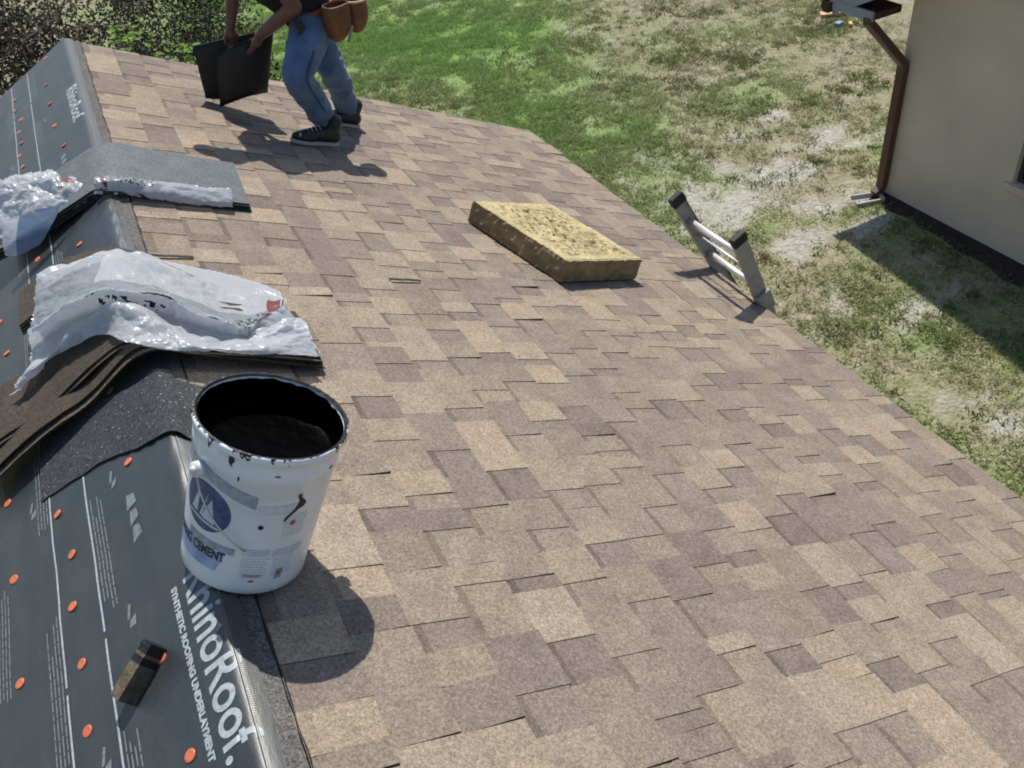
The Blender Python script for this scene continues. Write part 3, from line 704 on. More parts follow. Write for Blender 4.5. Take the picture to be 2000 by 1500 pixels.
v, f = joined([nslab(EY, gz(EY) - .13, peak_y, pk - .13, RX, RX + .025, .175), nslab(peak_y, pk - .13, -5.6, pk - .13 - (peak_y + 5.6) * SL, RX, RX + .025, .175)])
obj('rake_board', v, f, MAT['soffit'], nb)
v, f = joined([nslab(EY, gz(EY) - .02, peak_y, pk - .02, RX + .028, WX - .003, .03)])
obj('soffit', v, f, MAT['brown'], nb)
# boxed return at the eave corner, gutter along the eave and the downspout
ret_lo = at_x(1702, 44, RX)
box('eave_return', (RX - .006, ret_lo[1], ret_lo[2]), (RX + .03, EY + .05, gz(EY) + .03), MAT['soffit'], nb)
box('eave_soffit', (RX + .032, ret_lo[1] + .004, ret_lo[2] + .01), (WX - .01, EY - .004, gz(EY) + .012), MAT['brown'], nb)
gut = []
gy0 = EY + .004
prof = [(0, .115), (0, 0), (.075, 0), (.115, .05), (.115, .115), (.109, .115), (.109, .053), (.072, .006), (.006, .006), (.006, .115)]
for x in (RX - .06, WX + 7.4):
    gut += [(x, gy0 + a, gz(EY) - .10 + b) for a, b in prof]
n = len(prof); gf2 = [(i, (i + 1) % n, n + (i + 1) % n, n + i) for i in range(n)] + [tuple(range(5)), ]
obj('gutter', gut, gf2, MAT['brown'], nb)
def rect_pipe(pts, a, b):            # a: half size along Y-ish, b: half size along X-ish
    V = []; Fc = []
    for i, p in enumerate(pts):
        p = np.asarray(p, float)
        t0 = np.asarray(pts[i], float) - np.asarray(pts[max(i - 1, 0)], float); t1 = np.asarray(pts[min(i + 1, len(pts) - 1)], float) - p
        t = (t0 / (np.linalg.norm(t0) + 1e-9)) + (t1 / (np.linalg.norm(t1) + 1e-9)); t /= np.linalg.norm(t)
        u = np.cross(t, (0, 1, 0)); u /= np.linalg.norm(u); w = np.cross(u, t)
        V += [p + sx * u * b + sy * w * a for sx, sy in ((-1, -1), (1, -1), (1, 1), (-1, 1))]
    for i in range(len(pts) - 1):
        for k in range(4): Fc.append((i * 4 + k, i * 4 + (k + 1) % 4, i * 4 + 4 + (k + 1) % 4, i * 4 + 4 + k))
    Fc += [(3, 2, 1, 0), tuple(len(V) - 4 + k for k in range(4))]
    return V, Fc
PX = WX - .052; top = at_x(1697, 44, RX + .02); elb = at_y(1764, 112, CY - .05); 
PY = CY - .055
bz = at_x(1762, 122, PX)[2]
dpts = [top + np.array([0, 0, .05]), top, np.array([PX - .06, PY, bz + .05]), np.array([PX - .012, PY, bz]), np.array([PX, PY, bz - .06]), np.array([PX, PY, GZ + .20]), np.array([PX - .01, PY, GZ + .13]), np.array([PX - .10, PY, GZ + .07])]
ds = obj('downspout', *rect_pipe(dpts, .052, .042), MAT['spout'], nb)
for m_ in (ds,): 
    bv = m_.modifiers.new('b', 'BEVEL'); bv.width = .008; bv.segments = 2
strap = [box_geo((PX, PY, GZ + 1.0), (.042, 0, 0), (0, .05, 0), (0, 0, .012))]
obj('strap', *joined(strap), MAT['brown'], ds)
box('footing', (WX - .006, -5.2, GZ - .3), (WX + .1, CY + .006, GZ + .05), MAT['soil'], nb)
# bare soil, coloured darker than the lawn, at the foot of the wall
V = []; ys_ = np.arange(-5.0, CY + .05, .12)
for y in ys_:
    V += [(WX + .02, y, GZ + .055), (WX - .12 - .05 * nz(y * 3, 1), y, GZ + .05), (WX - .24 - .12 * nz(y * 2, 5), y, GZ + .012)]
obj('soil_bed', V, [(3 * i + j, 3 * i + j + 1, 3 * i + j + 4, 3 * i + j + 3) for i in range(len(ys_) - 1) for j in range(2)], MAT['soil'], None, True)
tag(bpy.data.objects['soil_bed'], 'strip of dark soil along the foot of the beige wall', None, None, 'structure')

# splash block under the spout: a concrete trough
sb = empty('splash_block', tuple(at_z(1690, 388)), 'small pale concrete splash trough below the brown downspout', 'splash block')
c0 = np.array(at_z(1716, 392)); c1 = np.array(at_z(1662, 398)); ax = c1 - c0; ax[2] = 0; L_ = np.linalg.norm(ax); ax /= L_; pr = np.array([-ax[1], ax[0], 0])
def trough():
    P = []
    for d in (0, .30):
        for s_, z_ in ((-.10, .0), (-.10, .075), (-.075, .075), (-.055, .03), (.055, .03), (.075, .075), (.10, .075), (.10, .0)):
            P.append(c0 + ax * d + pr * s_ * (1 + d * .5) + np.array([0, 0, z_ - (0.02 if d else 0)]))
    Fc = [(i, (i + 1) % 8, 8 + (i + 1) % 8, 8 + i) for i in range(8)] + [tuple(range(7, -1, -1)), tuple(range(8, 16))]
    e = [(c0 - ax * .03 + pr * s_ + np.array([0, 0, z_])) for s_, z_ in ((-.10, .0), (-.10, .085), (.10, .085), (.10, .0))]; e += [c0 + ax * .002 + (p - (c0 - ax * .03)) for p in e]
    return joined([(P, Fc), (e, [(0, 1, 2, 3), (7, 6, 5, 4), (1, 5, 6, 2), (0, 4, 5, 1), (2, 6, 7, 3)])])
obj('trough', *trough(), MAT['concrete'], sb)

# small litter at the far corner of the neighbouring house
def scrap(name, px, py, sx, sy, sz, mat, rot, label, cat):
    p = at_z(px, py, GZ + .03); e = empty(name, tuple(p), label, cat); e.rotation_euler = (0, 0, rot)
    bm = bmesh.new(); bmesh.ops.create_cube(bm, size=1.0); bmesh.ops.scale(bm, vec=(sx, sy, sz), verts=bm.verts)
    bmesh.ops.subdivide_edges(bm, edges=bm.edges, cuts=2, use_grid_fill=True)
    for v_ in bm.verts: v_.co += Vector((nz(v_.co.x * 9, v_.co.y * 9, px), nz(v_.co.y * 9, px, 2), nz(v_.co.x * 8, v_.co.y * 8, 5))) * .12 * min(sx, sy)
    me = bpy.data.meshes.new(name); bm.to_mesh(me); bm.free(); o = bpy.data.objects.new('body', me); col.objects.link(o); me.materials.append(mat); o.parent = e
    return e
scrap('board', 1626, 26, .42, .16, .05, MAT['board'], -.5, 'pale tan offcut of board on the grass by the eave corner', 'board')
scrap('plastic_scrap', 1637, 48, .13, .09, .08, MAT['bluebit'], .3, 'small pale blue plastic scrap on the grass below the eave corner', 'litter')
scrap('plastic_scrap', 1661, 47, .14, .06, .05, MAT['yellowbit'], .9, 'small dull yellow plastic scrap on the grass below the eave corner', 'litter')

# ================================================================== SHRUBS BEHIND THE ROOF
def leaves(n, centre, rad, size, tones, clumps, rs_, droop=0.0):
    cl = rs_.normal(0, 1, (clumps, 3)); cl /= np.linalg.norm(cl, axis=1)[:, None]; cl *= rs_.uniform(.35, 1.0, (clumps, 1)) ** .6
    cl = cl * np.array(rad) * .95 + np.array(centre); which = rs_.integers(0, clumps, n)
    spread = np.array(rad).mean() * .19
    p = cl[which] + rs_.normal(0, spread, (n, 3)) * np.array([1, 1, .8])
    t = (np.array(tones)[rs_.integers(0, len(tones), clumps)] * rs_.uniform(.32, .85, (clumps, 1)))[which] * rs_.uniform(.6, 1.4, (n, 1))
    a = rs_.normal(0, 1, (n, 3)); a /= np.linalg.norm(a, axis=1)[:, None]; b = np.cross(a, rs_.normal(0, 1, (n, 3))); b /= np.linalg.norm(b, axis=1)[:, None]
    l = rs_.uniform(.6, 1.3, (n, 1)) * size; w = l * .5
    v = np.stack([p - a * l, p - b * w, p + a * l, p + b * w], 1).reshape(-1, 3)
    return v, np.arange(len(v)).reshape(-1, 4), t, cl
OLIVE = [(0.066, 0.070, 0.034), (0.040, 0.044, 0.022), (0.085, 0.082, 0.046), (0.085, 0.068, 0.050), (0.032, 0.034, 0.020), (0.115, 0.10, 0.078), (0.06, 0.05, 0.040)]
GREY = [(0.085, 0.08, 0.062), (0.05, 0.052, 0.036), (0.075, 0.062, 0.052), (0.04, 0.044, 0.027), (0.025, 0.026, 0.018)]
def shrub(name, x, y, rx, rz, tones, label, seed, n=11000, size=.033):
    rs_ = np.random.default_rng(seed); g0 = float(ground_z(np.array([x]), np.array([y]))[0])
    e = empty(name, (x, y, g0), label, 'shrub', 'shrubs behind the roof')
    v, f, t, cl = leaves(n, (x, y, g0 + rz * 1.02), (rx, rx * .85, rz), size, tones, 44, rs_)
    tag(link('foliage', big_mesh('foliage', v, f, t), MAT['leaf'], e), kind='stuff')
    for k_ in range(4):
        a = rs_.uniform(0, 6.28); base = np.array([x + .12 * math.cos(a), y + .12 * math.sin(a), g0 - .05])
        tip = np.array([x + rx * .6 * math.cos(a), y + rx * .5 * math.sin(a), g0 + rz * rs_.uniform(1.1, 1.7)]); mid = (base + tip) / 2 + rs_.normal(0, .12, 3)
        tube('stem', spline([base, mid, tip], 7), [.03, .027, .023, .02, .016, .012, .007], MAT['bark'], e, 6)
    tw = []
    for k_ in range(70):
        c_ = cl[rs_.integers(0, len(cl))]; d = rs_.normal(0, 1, 3); d[2] = abs(d[2]) * .8; d /= np.linalg.norm(d)
        tw.append(tube_geo([c_ - d * .25, c_ + d * .2 + rs_.normal(0, .05, 3), c_ + d * rs_.uniform(.4, .75)], [.010, .008, .004], 4))
    v, f = joined(tw); tag(obj('twigs', v, f, MAT['bark'], e), kind='stuff')
shrub_spots = [(-.1, 8.6, 1.05, 1.35, OLIVE, 'olive leafy shrub rising directly behind the ridge end'),
               (-1.9, 8.9, 1.25, 1.45, GREY, 'greyish twiggy shrub at the left edge beyond the left slope'),
               (.95, 10.6, .95, 1.30, GREY, 'thin grey green shrub between the ridge end and the lawn'),
               (-.6, 11.2, 1.3, 1.65, OLIVE, 'taller olive shrub in the row behind the ridge end'),
               (-2.6, 11.4, 1.4, 1.75, OLIVE, 'broad olive shrub at the top left corner'),
               (.9, 13.2, 1.2, 1.5, OLIVE, 'dark olive shrub beside the bright lawn'),
               (-1.2, 14.5, 1.6, 2.0, GREY, 'tall grey brown shrub at the top edge of the thicket'),
               (1.4, 16.5, 1.3, 1.4, GREY, 'low twiggy shrub where the thicket meets the lawn'),
               (-3.4, 8.0, 1.1, 1.15, OLIVE, 'low shrub outside the left slope near its rake')]
for k_, (x, y, rx, rz, tn, lb) in enumerate(shrub_spots): shrub('shrub', x, y, rx, rz, tn, lb, 40 + k_)
def vine(px, py, y, n, label, seed, spread):
    rs_ = np.random.default_rng(seed); c = at_y(px, py, y)
    e = empty('leafy_weed', (c[0], y, GZ), label, 'weed', 'bright weeds behind the roof')
    top = c + np.array([0, 0, .12]); base = np.array([c[0] + .1, y, GZ])
    tube('stem', spline([base, (base + top) / 2 + np.array([.06, 0, 0]), top], 8), [.012] * 5 + [.009, .006, .004], MAT['bark'], e, 6)
    lf = []
    for k_ in range(n):
        p = c + rs_.normal(0, 1, 3) * np.array(spread); L2 = rs_.uniform(.035, .07); a = rs_.normal(0, 1, 3); a[2] = -abs(a[2]) * .4; a /= np.linalg.norm(a)
        s_ = np.cross(a, (0, 0, 1)); s_ /= np.linalg.norm(s_) + 1e-9; up = np.cross(s_, a) * .012
        V = [p, p + a * L2 * .35 + s_ * L2 * .42, p + a * L2 * .75 + s_ * L2 * .3, p + a * L2 * 1.15, p + a * L2 * .75 - s_ * L2 * .3, p + a * L2 * .35 - s_ * L2 * .42, p + a * L2 * .55 - up]
        me = mesh('leaf', V, [(0, 1, 6), (1, 2, 6), (2, 3, 6), (3, 4, 6), (4, 5, 6), (5, 0, 6)])
        set_tone(me, np.array([0.17, 0.30, 0.045]) * rs_.uniform(.7, 1.35)); link('leaf', me, MAT['leaf'], e)
vine(245, 72, 7.1, 46, 'bright green broad leaved weed left of the other, behind the shingles', 3, (.085, .08, .085))
vine(345, 100, 7.0, 46, 'bright yellow green weed close behind the rake next to the black sheet', 4, (.095, .08, .05))

# ================================================================== LADDER
lad = empty('ladder', (3.1, 3.1, GZ), 'grey aluminium extension ladder leaning on the eave with black end caps', 'ladder')
def ladder():
    tops = [at_x(1320, 388, 2.56), at_x(1446, 470, 2.59)]; bases = [np.array([2.805, 3.32, -1.39]), np.array([2.80, 2.905, -1.39])]
    rails = []
    for tp, bs in zip(tops, bases):
        d = tp - bs; d /= np.linalg.norm(d); ft = bs + d * ((GZ - bs[2]) / d[2]); rails.append((ft, tp, d))
    across = rails[0][1] - rails[1][1]; across /= np.linalg.norm(across)
    for k_, (ft, tp, d) in enumerate(rails):
        n = np.cross(across, d); n /= np.linalg.norm(n); s_ = 1 if k_ == 0 else -1
        # channel section: web 76 mm deep, flanges turned inwards
        prof = [(0, -.038), (.0, .038), (-s_ * .026, .038), (-s_ * .026, .034), (-s_ * .004, .034), (-s_ * .004, -.034), (-s_ * .026, -.034), (-s_ * .026, -.038)]
        V = [p + across * a + n * b for p in (ft, tp) for a, b in prof]; m_ = len(prof)
        Fc = [(i, (i + 1) % m_, m_ + (i + 1) % m_, m_ + i) for i in range(m_)] + [tuple(range(m_)), tuple(range(2 * m_ - 1, m_ - 1, -1))]
        rl = obj('rail', V, Fc, MAT['alu'], lad)
        cv_, cf_ = box_geo(tp + d * .0 - across * s_ * .012, across * .019, n * .043, d * .03)
        c_ = obj('end_cap', cv_, cf_, MAT['rubber'], rl); b_ = c_.modifiers.new('b', 'BEVEL'); b_.width = .009; b_.segments = 3
        fv, ff = box_geo(ft + d * .03, across * .03, n * .06, d * .03); obj('foot', fv, ff, MAT['rubber'], rl)
    L_ = [np.linalg.norm(r[1] - r[0]) for r in rails]
    for kk, (dz, r_) in enumerate([(.165, .0175), (.275, .006), (.425, .0175)] + [(.425 + .29 * i, .0165) for i in range(1, 10)]):
        a = rails[0][1] - rails[0][2] * dz; b = rails[1][1] - rails[1][2] * dz * .93
        a = a - across * .004; b = b + across * .004
        tube('rung' if r_ > .01 else 'rung_brace', [a, b], r_, MAT['bright'], lad, 12)
    g = rails[1]
    gv_, gf_ = box_geo(g[1] - g[2] * .50 + across * .0 + np.array([.0, -.012, 0]), across * .014, np.cross(across, g[2]) * .05, g[2] * .07)
    gd = obj('rung_lock', gv_, gf_, MAT['alu'], lad); b_ = gd.modifiers.new('b', 'BEVEL'); b_.width = .012; b_.segments = 2
ladder()

# ================================================================== FOAM BLOCK
foam = empty('foam_block', tuple(at_roof(1090, 470, 0)), 'yellow foam slab with torn pitted top lying on the shingles', 'foam block')
A_, B_, C_ = (np.array(at_roof(*p, .012)) for p in ((913, 431), (1093, 551), (1240, 545)))
def foam_geo():
    D_ = A_ + C_ - B_; nrm = np.array([SA, 0, CA]); N = 110; Mm = 90; H = .108
    V = []; T = []; idx = {}
    def pt(i, j, kz):
        a, b = i / N, j / Mm
        p = B_ * (1 - a) * (1 - b) + A_ * a * (1 - b) + C_ * (1 - a) * b + D_ * a * b
        e = min(a, 1 - a, b, 1 - b); rag = .006 * nz(a * 14, b * 14, kz * 3.3) + .004 * nz(a * 40, b * 40, kz * 6)
        cx = (A_ + C_) / 2
        h = H * kz
        if kz == 1:
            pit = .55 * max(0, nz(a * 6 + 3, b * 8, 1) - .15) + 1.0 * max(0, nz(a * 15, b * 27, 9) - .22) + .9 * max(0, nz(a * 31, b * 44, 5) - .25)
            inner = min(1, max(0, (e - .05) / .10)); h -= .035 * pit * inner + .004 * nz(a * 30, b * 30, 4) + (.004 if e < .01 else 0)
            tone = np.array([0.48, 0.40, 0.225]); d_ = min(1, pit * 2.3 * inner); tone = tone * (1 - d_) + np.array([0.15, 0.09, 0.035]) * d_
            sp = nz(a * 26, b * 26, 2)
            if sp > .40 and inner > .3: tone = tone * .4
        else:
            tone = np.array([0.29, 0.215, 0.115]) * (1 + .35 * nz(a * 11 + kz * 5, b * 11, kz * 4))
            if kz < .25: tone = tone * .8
        out = (p - cx); out /= np.linalg.norm(out) + 1e-9
        if e < 1e-6: p = p + out * rag * 1.3
        return p + nrm * h, tone
    Fc = []
    top = [[None] * (Mm + 1) for _ in range(N + 1)]
    for i in range(N + 1):
        for j in range(Mm + 1):
            p, t_ = pt(i, j, 1.0); top[i][j] = len(V); V.append(p); T.append(t_)
    for i in range(N):
        for j in range(Mm): Fc.append((top[i][j], top[i][j + 1], top[i + 1][j + 1], top[i + 1][j]))
    ring = [(i, 0) for i in range(N)] + [(N, j) for j in range(Mm)] + [(i, Mm) for i in range(N, 0, -1)] + [(0, j) for j in range(Mm, 0, -1)]
    prev = [top[i][j] for i, j in ring]; n = len(ring)
    for kz in (.97, .8, .6, .4, .2, 0):
        cur = []
        for i, j in ring:
            p, t_ = pt(i, j, kz); cur.append(len(V)); V.append(p); T.append(t_)
        for q_ in range(n): Fc.append((prev[q_], prev[(q_ + 1) % n], cur[(q_ + 1) % n], cur[q_]))
        prev = cur
    Fc.append(tuple(prev))
    return V, Fc, T
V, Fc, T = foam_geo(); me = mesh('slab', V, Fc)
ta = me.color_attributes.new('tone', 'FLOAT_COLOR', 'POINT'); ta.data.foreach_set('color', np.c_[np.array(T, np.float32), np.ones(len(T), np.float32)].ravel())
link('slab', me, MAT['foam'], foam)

# ================================================================== BUCKET OF ROOFING CEMENT
BS, BY = 0.080, 1.400; BH = 0.365
bucket = empty('bucket', slope_pt(BS, BY, .012), 'white plastic pail of black roofing cement with tar smeared rim', 'bucket')
e1 = np.array([0, 1, 0.0]); e2 = np.array([CA, 0, -SA]); e3 = np.array([SA, 0, CA]); BO = np.array(slope_pt(BS, BY, .012))
def brad(h): return .130 + (.146 - .130) * h / BH
def bpt(ang, h, dr=0.0):             # ang 0 points at the camera side, positive to the right
    r = brad(h) + dr
    return BO + (-e1 * math.cos(ang) + e2 * math.sin(ang)) * r + e3 * h
def lathe(prof, n=72, wob=None):
    V = []; Fc = []
    for i, (dr, h) in enumerate(prof):
        for k_ in range(n):
            a = 2 * math.pi * k_ / n; w = wob(a, i) if wob else 0
            r = dr + w; V.append(BO + (-e1 * math.cos(a) + e2 * math.sin(a)) * r + e3 * h)
    for i in range(len(prof) - 1):
        for k_ in range(n): Fc.append((i * n + k_, i * n + (k_ + 1) % n, (i + 1) * n + (k_ + 1) % n, (i + 1) * n + k_))
    return V, Fc
prof = [(0.0, .004), (.122, .004), (.127, .0), (.131, .004), (brad(.02), .02), (brad(.1), .1), (brad(.2), .2), (brad(.295), .295), (brad(.3) + .0015, .297), (brad(.31) + .0015, .318), (brad(.32) + .0005, .321),
        (brad(.345), .345), (.1505, .349), (.1525, .353), (.1525, .360), (.1505, .3645), (.147, .365), (.1435, .362), (.1425, .34), (.141, .24)]
obj('shell', *lathe(prof), MAT['pail'], bucket, True)
# cement: dark lining smeared up the inside wall, and the surface itself
rt = random.Random(4)
def wob(a, i): return 0
inner = [(.1424, .358), (.1412, .325), (.140, .298), (.13, .291), (.09, .294), (.05, .288), (0.0, .291)]
n_ = 72; V = []
for i, (r, h) in enumerate(inner):
    for k_ in range(n_):
        a = 2 * math.pi * k_ / n_
        hh = h + (.006 * nz(math.cos(a) * 5, math.sin(a) * 5, 2) + .004 * nz(math.cos(a) * 17, math.sin(a) * 17, 2) if i == 0 else .006 * nz(r * 18 * math.cos(a), r * 18 * math.sin(a), i))
        V.append(BO + (-e1 * math.cos(a) + e2 * math.sin(a)) * r + e3 * hh)
Fc = [(i * n_ + k_, (i + 1) * n_ + k_, (i + 1) * n_ + (k_ + 1) % n_, i * n_ + (k_ + 1) % n_) for i in range(len(inner) - 1) for k_ in range(n_)]
obj('cement', V, Fc, MAT['tar'], bucket, True)
# tar smears along the rim
V = []; Fc = []; ns = 200
for k_ in range(ns):
    a = 2 * math.pi * k_ / ns; base = nz(math.cos(a) * 4, math.sin(a) * 4, 5) * .55 + nz(math.cos(a) * 19, math.sin(a) * 19, 7) * .55
    w = max(0.0, .55 + base) * .0095; dn = max(0.0, base - .10) * .026 * (1 + rt.random())
    far = .5 - .5 * math.cos(a); w *= .7 + .9 * far
    for r, h in ((.1428, .3622), (.1472, .3659 + .0004), (.1472 + w * .6, .3659 if w < .006 else .3655), (.1505 + .0009 if w > .004 else .1480, .3652 if w > .004 else .3658), (.1533 if dn > 0 else .1490 if w > .004 else .1482, .3600 - dn if dn > 0 else .3656)):
        V.append(BO + (-e1 * math.cos(a) + e2 * math.sin(a)) * r + e3 * h)
Fc = [(k_ * 5 + j, k_ * 5 + j + 1, ((k_ + 1) % ns) * 5 + j + 1, ((k_ + 1) % ns) * 5 + j) for k_ in range(ns) for j in range(4)]
obj('rim_tar', V, Fc, MAT['tar_dull'], bucket)
def wrap(name, outline_or_mesh, mat, off=.0006):
    """flat print laid round the pail: outline in (arc metres, height)"""
    if isinstance(outline_or_mesh, bpy.types.Mesh): me = outline_or_mesh
    else:
        bm = bmesh.new()
        for poly in outline_or_mesh: bm.faces.new([bm.verts.new((x, h, 0)) for x, h in poly])
        bmesh.ops.triangulate(bm, faces=bm.faces)
        for _ in range(4):
            es = [e_ for e_ in bm.edges if e_.calc_length() > .012]
            if es: bmesh.ops.subdivide_edges(bm, edges=es, cuts=1); bmesh.ops.triangulate(bm, faces=[f_ for f_ in bm.faces if len(f_.verts) > 3])
        me = bpy.data.meshes.new(name); bm.to_mesh(me); bm.free()
    for v_ in me.vertices: v_.co = Vector(bpt(v_.co.x / .138, v_.co.y + LH, off + .0002))
    return link(name, me, mat, bucket)
def rect(x0, x1, h0, h1): return [(x0, h0), (x1, h0), (x1, h1), (x0, h1)]
def blotch(cx, cy, r, seed, n=16, sx=1, sy=1):
    return [(cx + sx * r * (1 + .55 * nz(math.cos(k_ * .4) * 2, math.sin(k_ * .4) * 2, seed)) * math.cos(2 * math.pi * k_ / n), cy + sy * r * (1 + .55 * nz(math.cos(2 * math.pi * k_ / n) * 2, seed, 3)) * math.sin(2 * math.pi * k_ / n)) for k_ in range(n)]
X0 = -.072                            # arc where the brand panel ends on the near side
LH = .018                             # the print starts a little above the foot
oval = [(X0 - .075 + .062 * math.cos(t), .178 + .058 * math.sin(t)) for t in np.linspace(0, 2 * math.pi, 30)[:-1]]
wrap('label_oval', [oval], MAT['navy'], .0006)
sails = [[(X0 - .080, .150), (X0 - .045, .146), (X0 - .057, .205)], [(X0 - .085, .152), (X0 - .078, .152), (X0 - .066, .218)], [(X0 - .112, .155), (X0 - .092, .153), (X0 - .090, .215)], [(X0 - .120, .143), (X0 - .030, .136), (X0 - .036, .142), (X0 - .118, .148)]]
wrap('label_sails', sails, MAT['pale_print'], .0010)
wrap('label_band', [[(X0 - .13, .262), (X0 + .03, .216), (X0 + .03, .246), (X0 - .13, .286)], rect(X0 - .11, X0 + .005, .086, .104)], MAT['grey_print'], .0006)
wrap('label_blue', [[(X0 - .19, .03), (X0 - .03, .03), (X0 - .02, .06), (X0 - .02, .082), (X0 - .19, .082)]], MAT['blue'], .0005)
tm = text_mesh('ROOFING CEMENT', .030, 1.0, .0009); xs_ = [v_.co.x for v_ in tm.vertices]; mx_ = max(xs_)
for v_ in tm.vertices: v_.co.x = v_.co.x * .70 - mx_ * .70 + X0 - .012; v_.co.y = v_.co.y * 1.1 + .062
wrap('lettering', tm, MAT['black_print'], .0011)
wrap('label_text_blocks', [rect(X0 + .035, X0 + .105, .205, .232)[:3] + [(X0 + .035, .226)], rect(X0 + .02, X0 + .075, .092, .110), rect(X0 + .082, X0 + .150, .088, .108)], MAT['pale_print'], .0006)
small = []
for r in range(9):
    for cx0, cx1, hb in ((X0 + .022, X0 + .078, .083), (X0 + .086, X0 + .135, .080), (X0 + .09, X0 + .14, .195)):
        x = cx0; 
        while x < cx1 - .006:
            w = rt.uniform(.004, .012); h = hb - r * .0075
            if (hb > .1 and h > .14) or (hb < .1 and h > .03): small.append(rect(x, min(x + w, cx1), h, h + .0028))
            x += w + .0025
wrap('fine_print', small, MAT['pale_print'], .0006)
wrap('label_badges', [rect(X0 + .030, X0 + .066, .034, .041), rect(X0 + .098, X0 + .114, .022, .052)], MAT['grey_print'], .0010)
wrap('red_marks', [blotch(X0 + .108, .178, .006, 2), rect(X0 + .102, X0 + .109, .034, .044), rect(X0 + .044, X0 + .054, .020, .025)], MAT['red_print'], .0014)
smear = [[(X0 + .104, .250), (X0 + .112, .255), (X0 + .113, .243), (X0 + .122, .235), (X0 + .127, .226), (X0 + .122, .218), (X0 + .112, .214), (X0 + .106, .207), (X0 + .098, .200), (X0 + .092, .190), (X0 + .088, .184), (X0 + .086, .190), (X0 + .094, .203), (X0 + .103, .214), (X0 + .108, .224), (X0 + .110, .236)],
         blotch(X0 + .045, .172, .0055, 4), blotch(X0 + .178, .290, .0034, 6, sx=2.0), blotch(X0 - .012, .282, .0018, 8, sy=3.2), [(X0 - .036, .326), (X0 - .027, .327), (X0 - .024, .318), (X0 - .029, .309), (X0 - .026, .303), (X0 - .031, .306), (X0 - .035, .314)], blotch(X0 + .055, .303, .0016, 12, sx=3.5), blotch(X0 + .112, .045, .002, 3)]
wrap('tar_smears', smear, MAT['tar_dull'], .0018)
# bail handle hanging at the left with its ear
ears = []
for sgn, a0 in ((1, -1.22), (-1, -1.22 + math.pi)):
    p0 = bpt(a0, .275, -.002); p1 = bpt(a0, .275, .016); ears.append(tube_geo([p0, p1], .016, 14))
    ears.append(tube_geo([bpt(a0, .275, .016), bpt(a0, .275, .021)], .008, 10))
for k_ in (0, 1): obj('handle_ear', *joined(ears[2 * k_:2 * k_ + 2]), MAT['pail'], bucket, True)
arc = []
for t in np.linspace(0, 1, 26):
    a = -1.22 + (t) * math.pi; h = .275 - .165 * math.sin(t * math.pi) ** .7
    arc.append(bpt(a, max(h, .06), .012 + .004 * math.sin(t * math.pi)))
obj('bail', *tube_geo(arc[:8], .0022, 8), MAT['steel'], bucket, True)

# ================================================================== BUNDLES, CAP STRIPS AND PLASTIC WRAPPERS ON THE RIDGE
def ribbon(name, near, width, th, mats, parent, wob_=.004, seed=0):
    """a bent shingle: near edge polyline, width vector, thickness"""
    near = spline(near, 44); width = np.asarray(width, float); rows = 5; V = []; n = len(near)
    for layer in (0, 1):
        for i, p in enumerate(near):
            for j in range(rows):
                q_ = p + width * j / (rows - 1)
                q_ = q_ + np.array([0, 0, -th if layer else 0]) + np.array([0, (wob_ * nz(i * .35, j, seed) if j in (0, rows - 1) else 0), .5 * wob_ * nz(i * .2, j * .5, seed + 3)])
                V.append(q_)
    Fc = []; m = n * rows
    for i in range(n - 1):
        for j in range(rows - 1):
            a = i * rows + j; Fc.append((a, a + rows, a + rows + 1, a + 1)); Fc.append((m + a, m + a + 1, m + a + rows + 1, m + a + rows))
    top_n = len(Fc)
    for i in range(n - 1):
        a = i * rows; Fc.append((a, m + a, m + a + rows, a + rows)); b = a + rows - 1; Fc.append((b, b + rows, m + b + rows, m + b))
    for j in range(rows - 1):
        Fc.append((j, j + 1, m + j + 1, m + j)); e = (n - 1) * rows + j; Fc.append((e, m + e, m + e + 1, e + 1))
    o = obj(name, V, Fc, mats, parent)
    for p in o.data.polygons:
        if p.index >= top_n or (p.index % 2 == 1): p.material_index = 1 if len(o.data.materials) > 1 else 0
    return o
def fit_line(px_pts): return [np.array(at_y(*p)) for p in px_pts]
def roof_off(w): return (w[2] + abs(w[0]) * SA / CA)
# ---- near bundle, bent over the ridge just beyond the bucket
nbund = empty('shingle_bundle', (-.02, 2.35, .03), 'opened bundle of brown shingles bent over the ridge, nearest the bucket', 'shingle bundle', 'shingle bundles on the ridge')
lowline = fit_line([(-60, 985, 2.18), (0, 928, 2.18), (60, 872, 2.18), (120, 825, 2.18), (175, 787, 2.18), (225, 732, 2.18), (262, 698, 2.175), (312, 682, 2.17), (370, 690, 2.165), (430, 697, 2.16), (530, 707, 2.15), (635, 718, 2.145)])
for k_, (dy, dz, wd, mt) in enumerate([(.0, 0, .33, 'bundle'), (.020, .009, .32, 'bundle_dark')]):
    ln = [p + np.array([0, dy, dz + .016 * max(0, -p[0]) * k_]) for p in lowline]
    ribbon('shingle', ln, (0, wd, -.004), .0055, [MAT[mt], MAT['asphalt']], nbund, .004, k_)
upl0 = fit_line([(-60, 920, 2.27), (0, 868, 2.27), (50, 836, 2.27), (100, 800, 2.27), (150, 752, 2.26), (200, 706, 2.25), (250, 676, 2.23), (330, 684, 2.19), (420, 692, 2.165), (520, 696, 2.155), (630, 706, 2.15)])
upl = upl0
for k_ in range(2):
    ln = [p + np.array([0, .012 * k_, .0085 * (k_)]) for p in upl]
    ribbon('shingle', ln, (0, .26, .0), .0055, [MAT['bundle' if k_ != 1 else 'bundle_dark'], MAT['asphalt']], nbund, .004, 11 + k_)
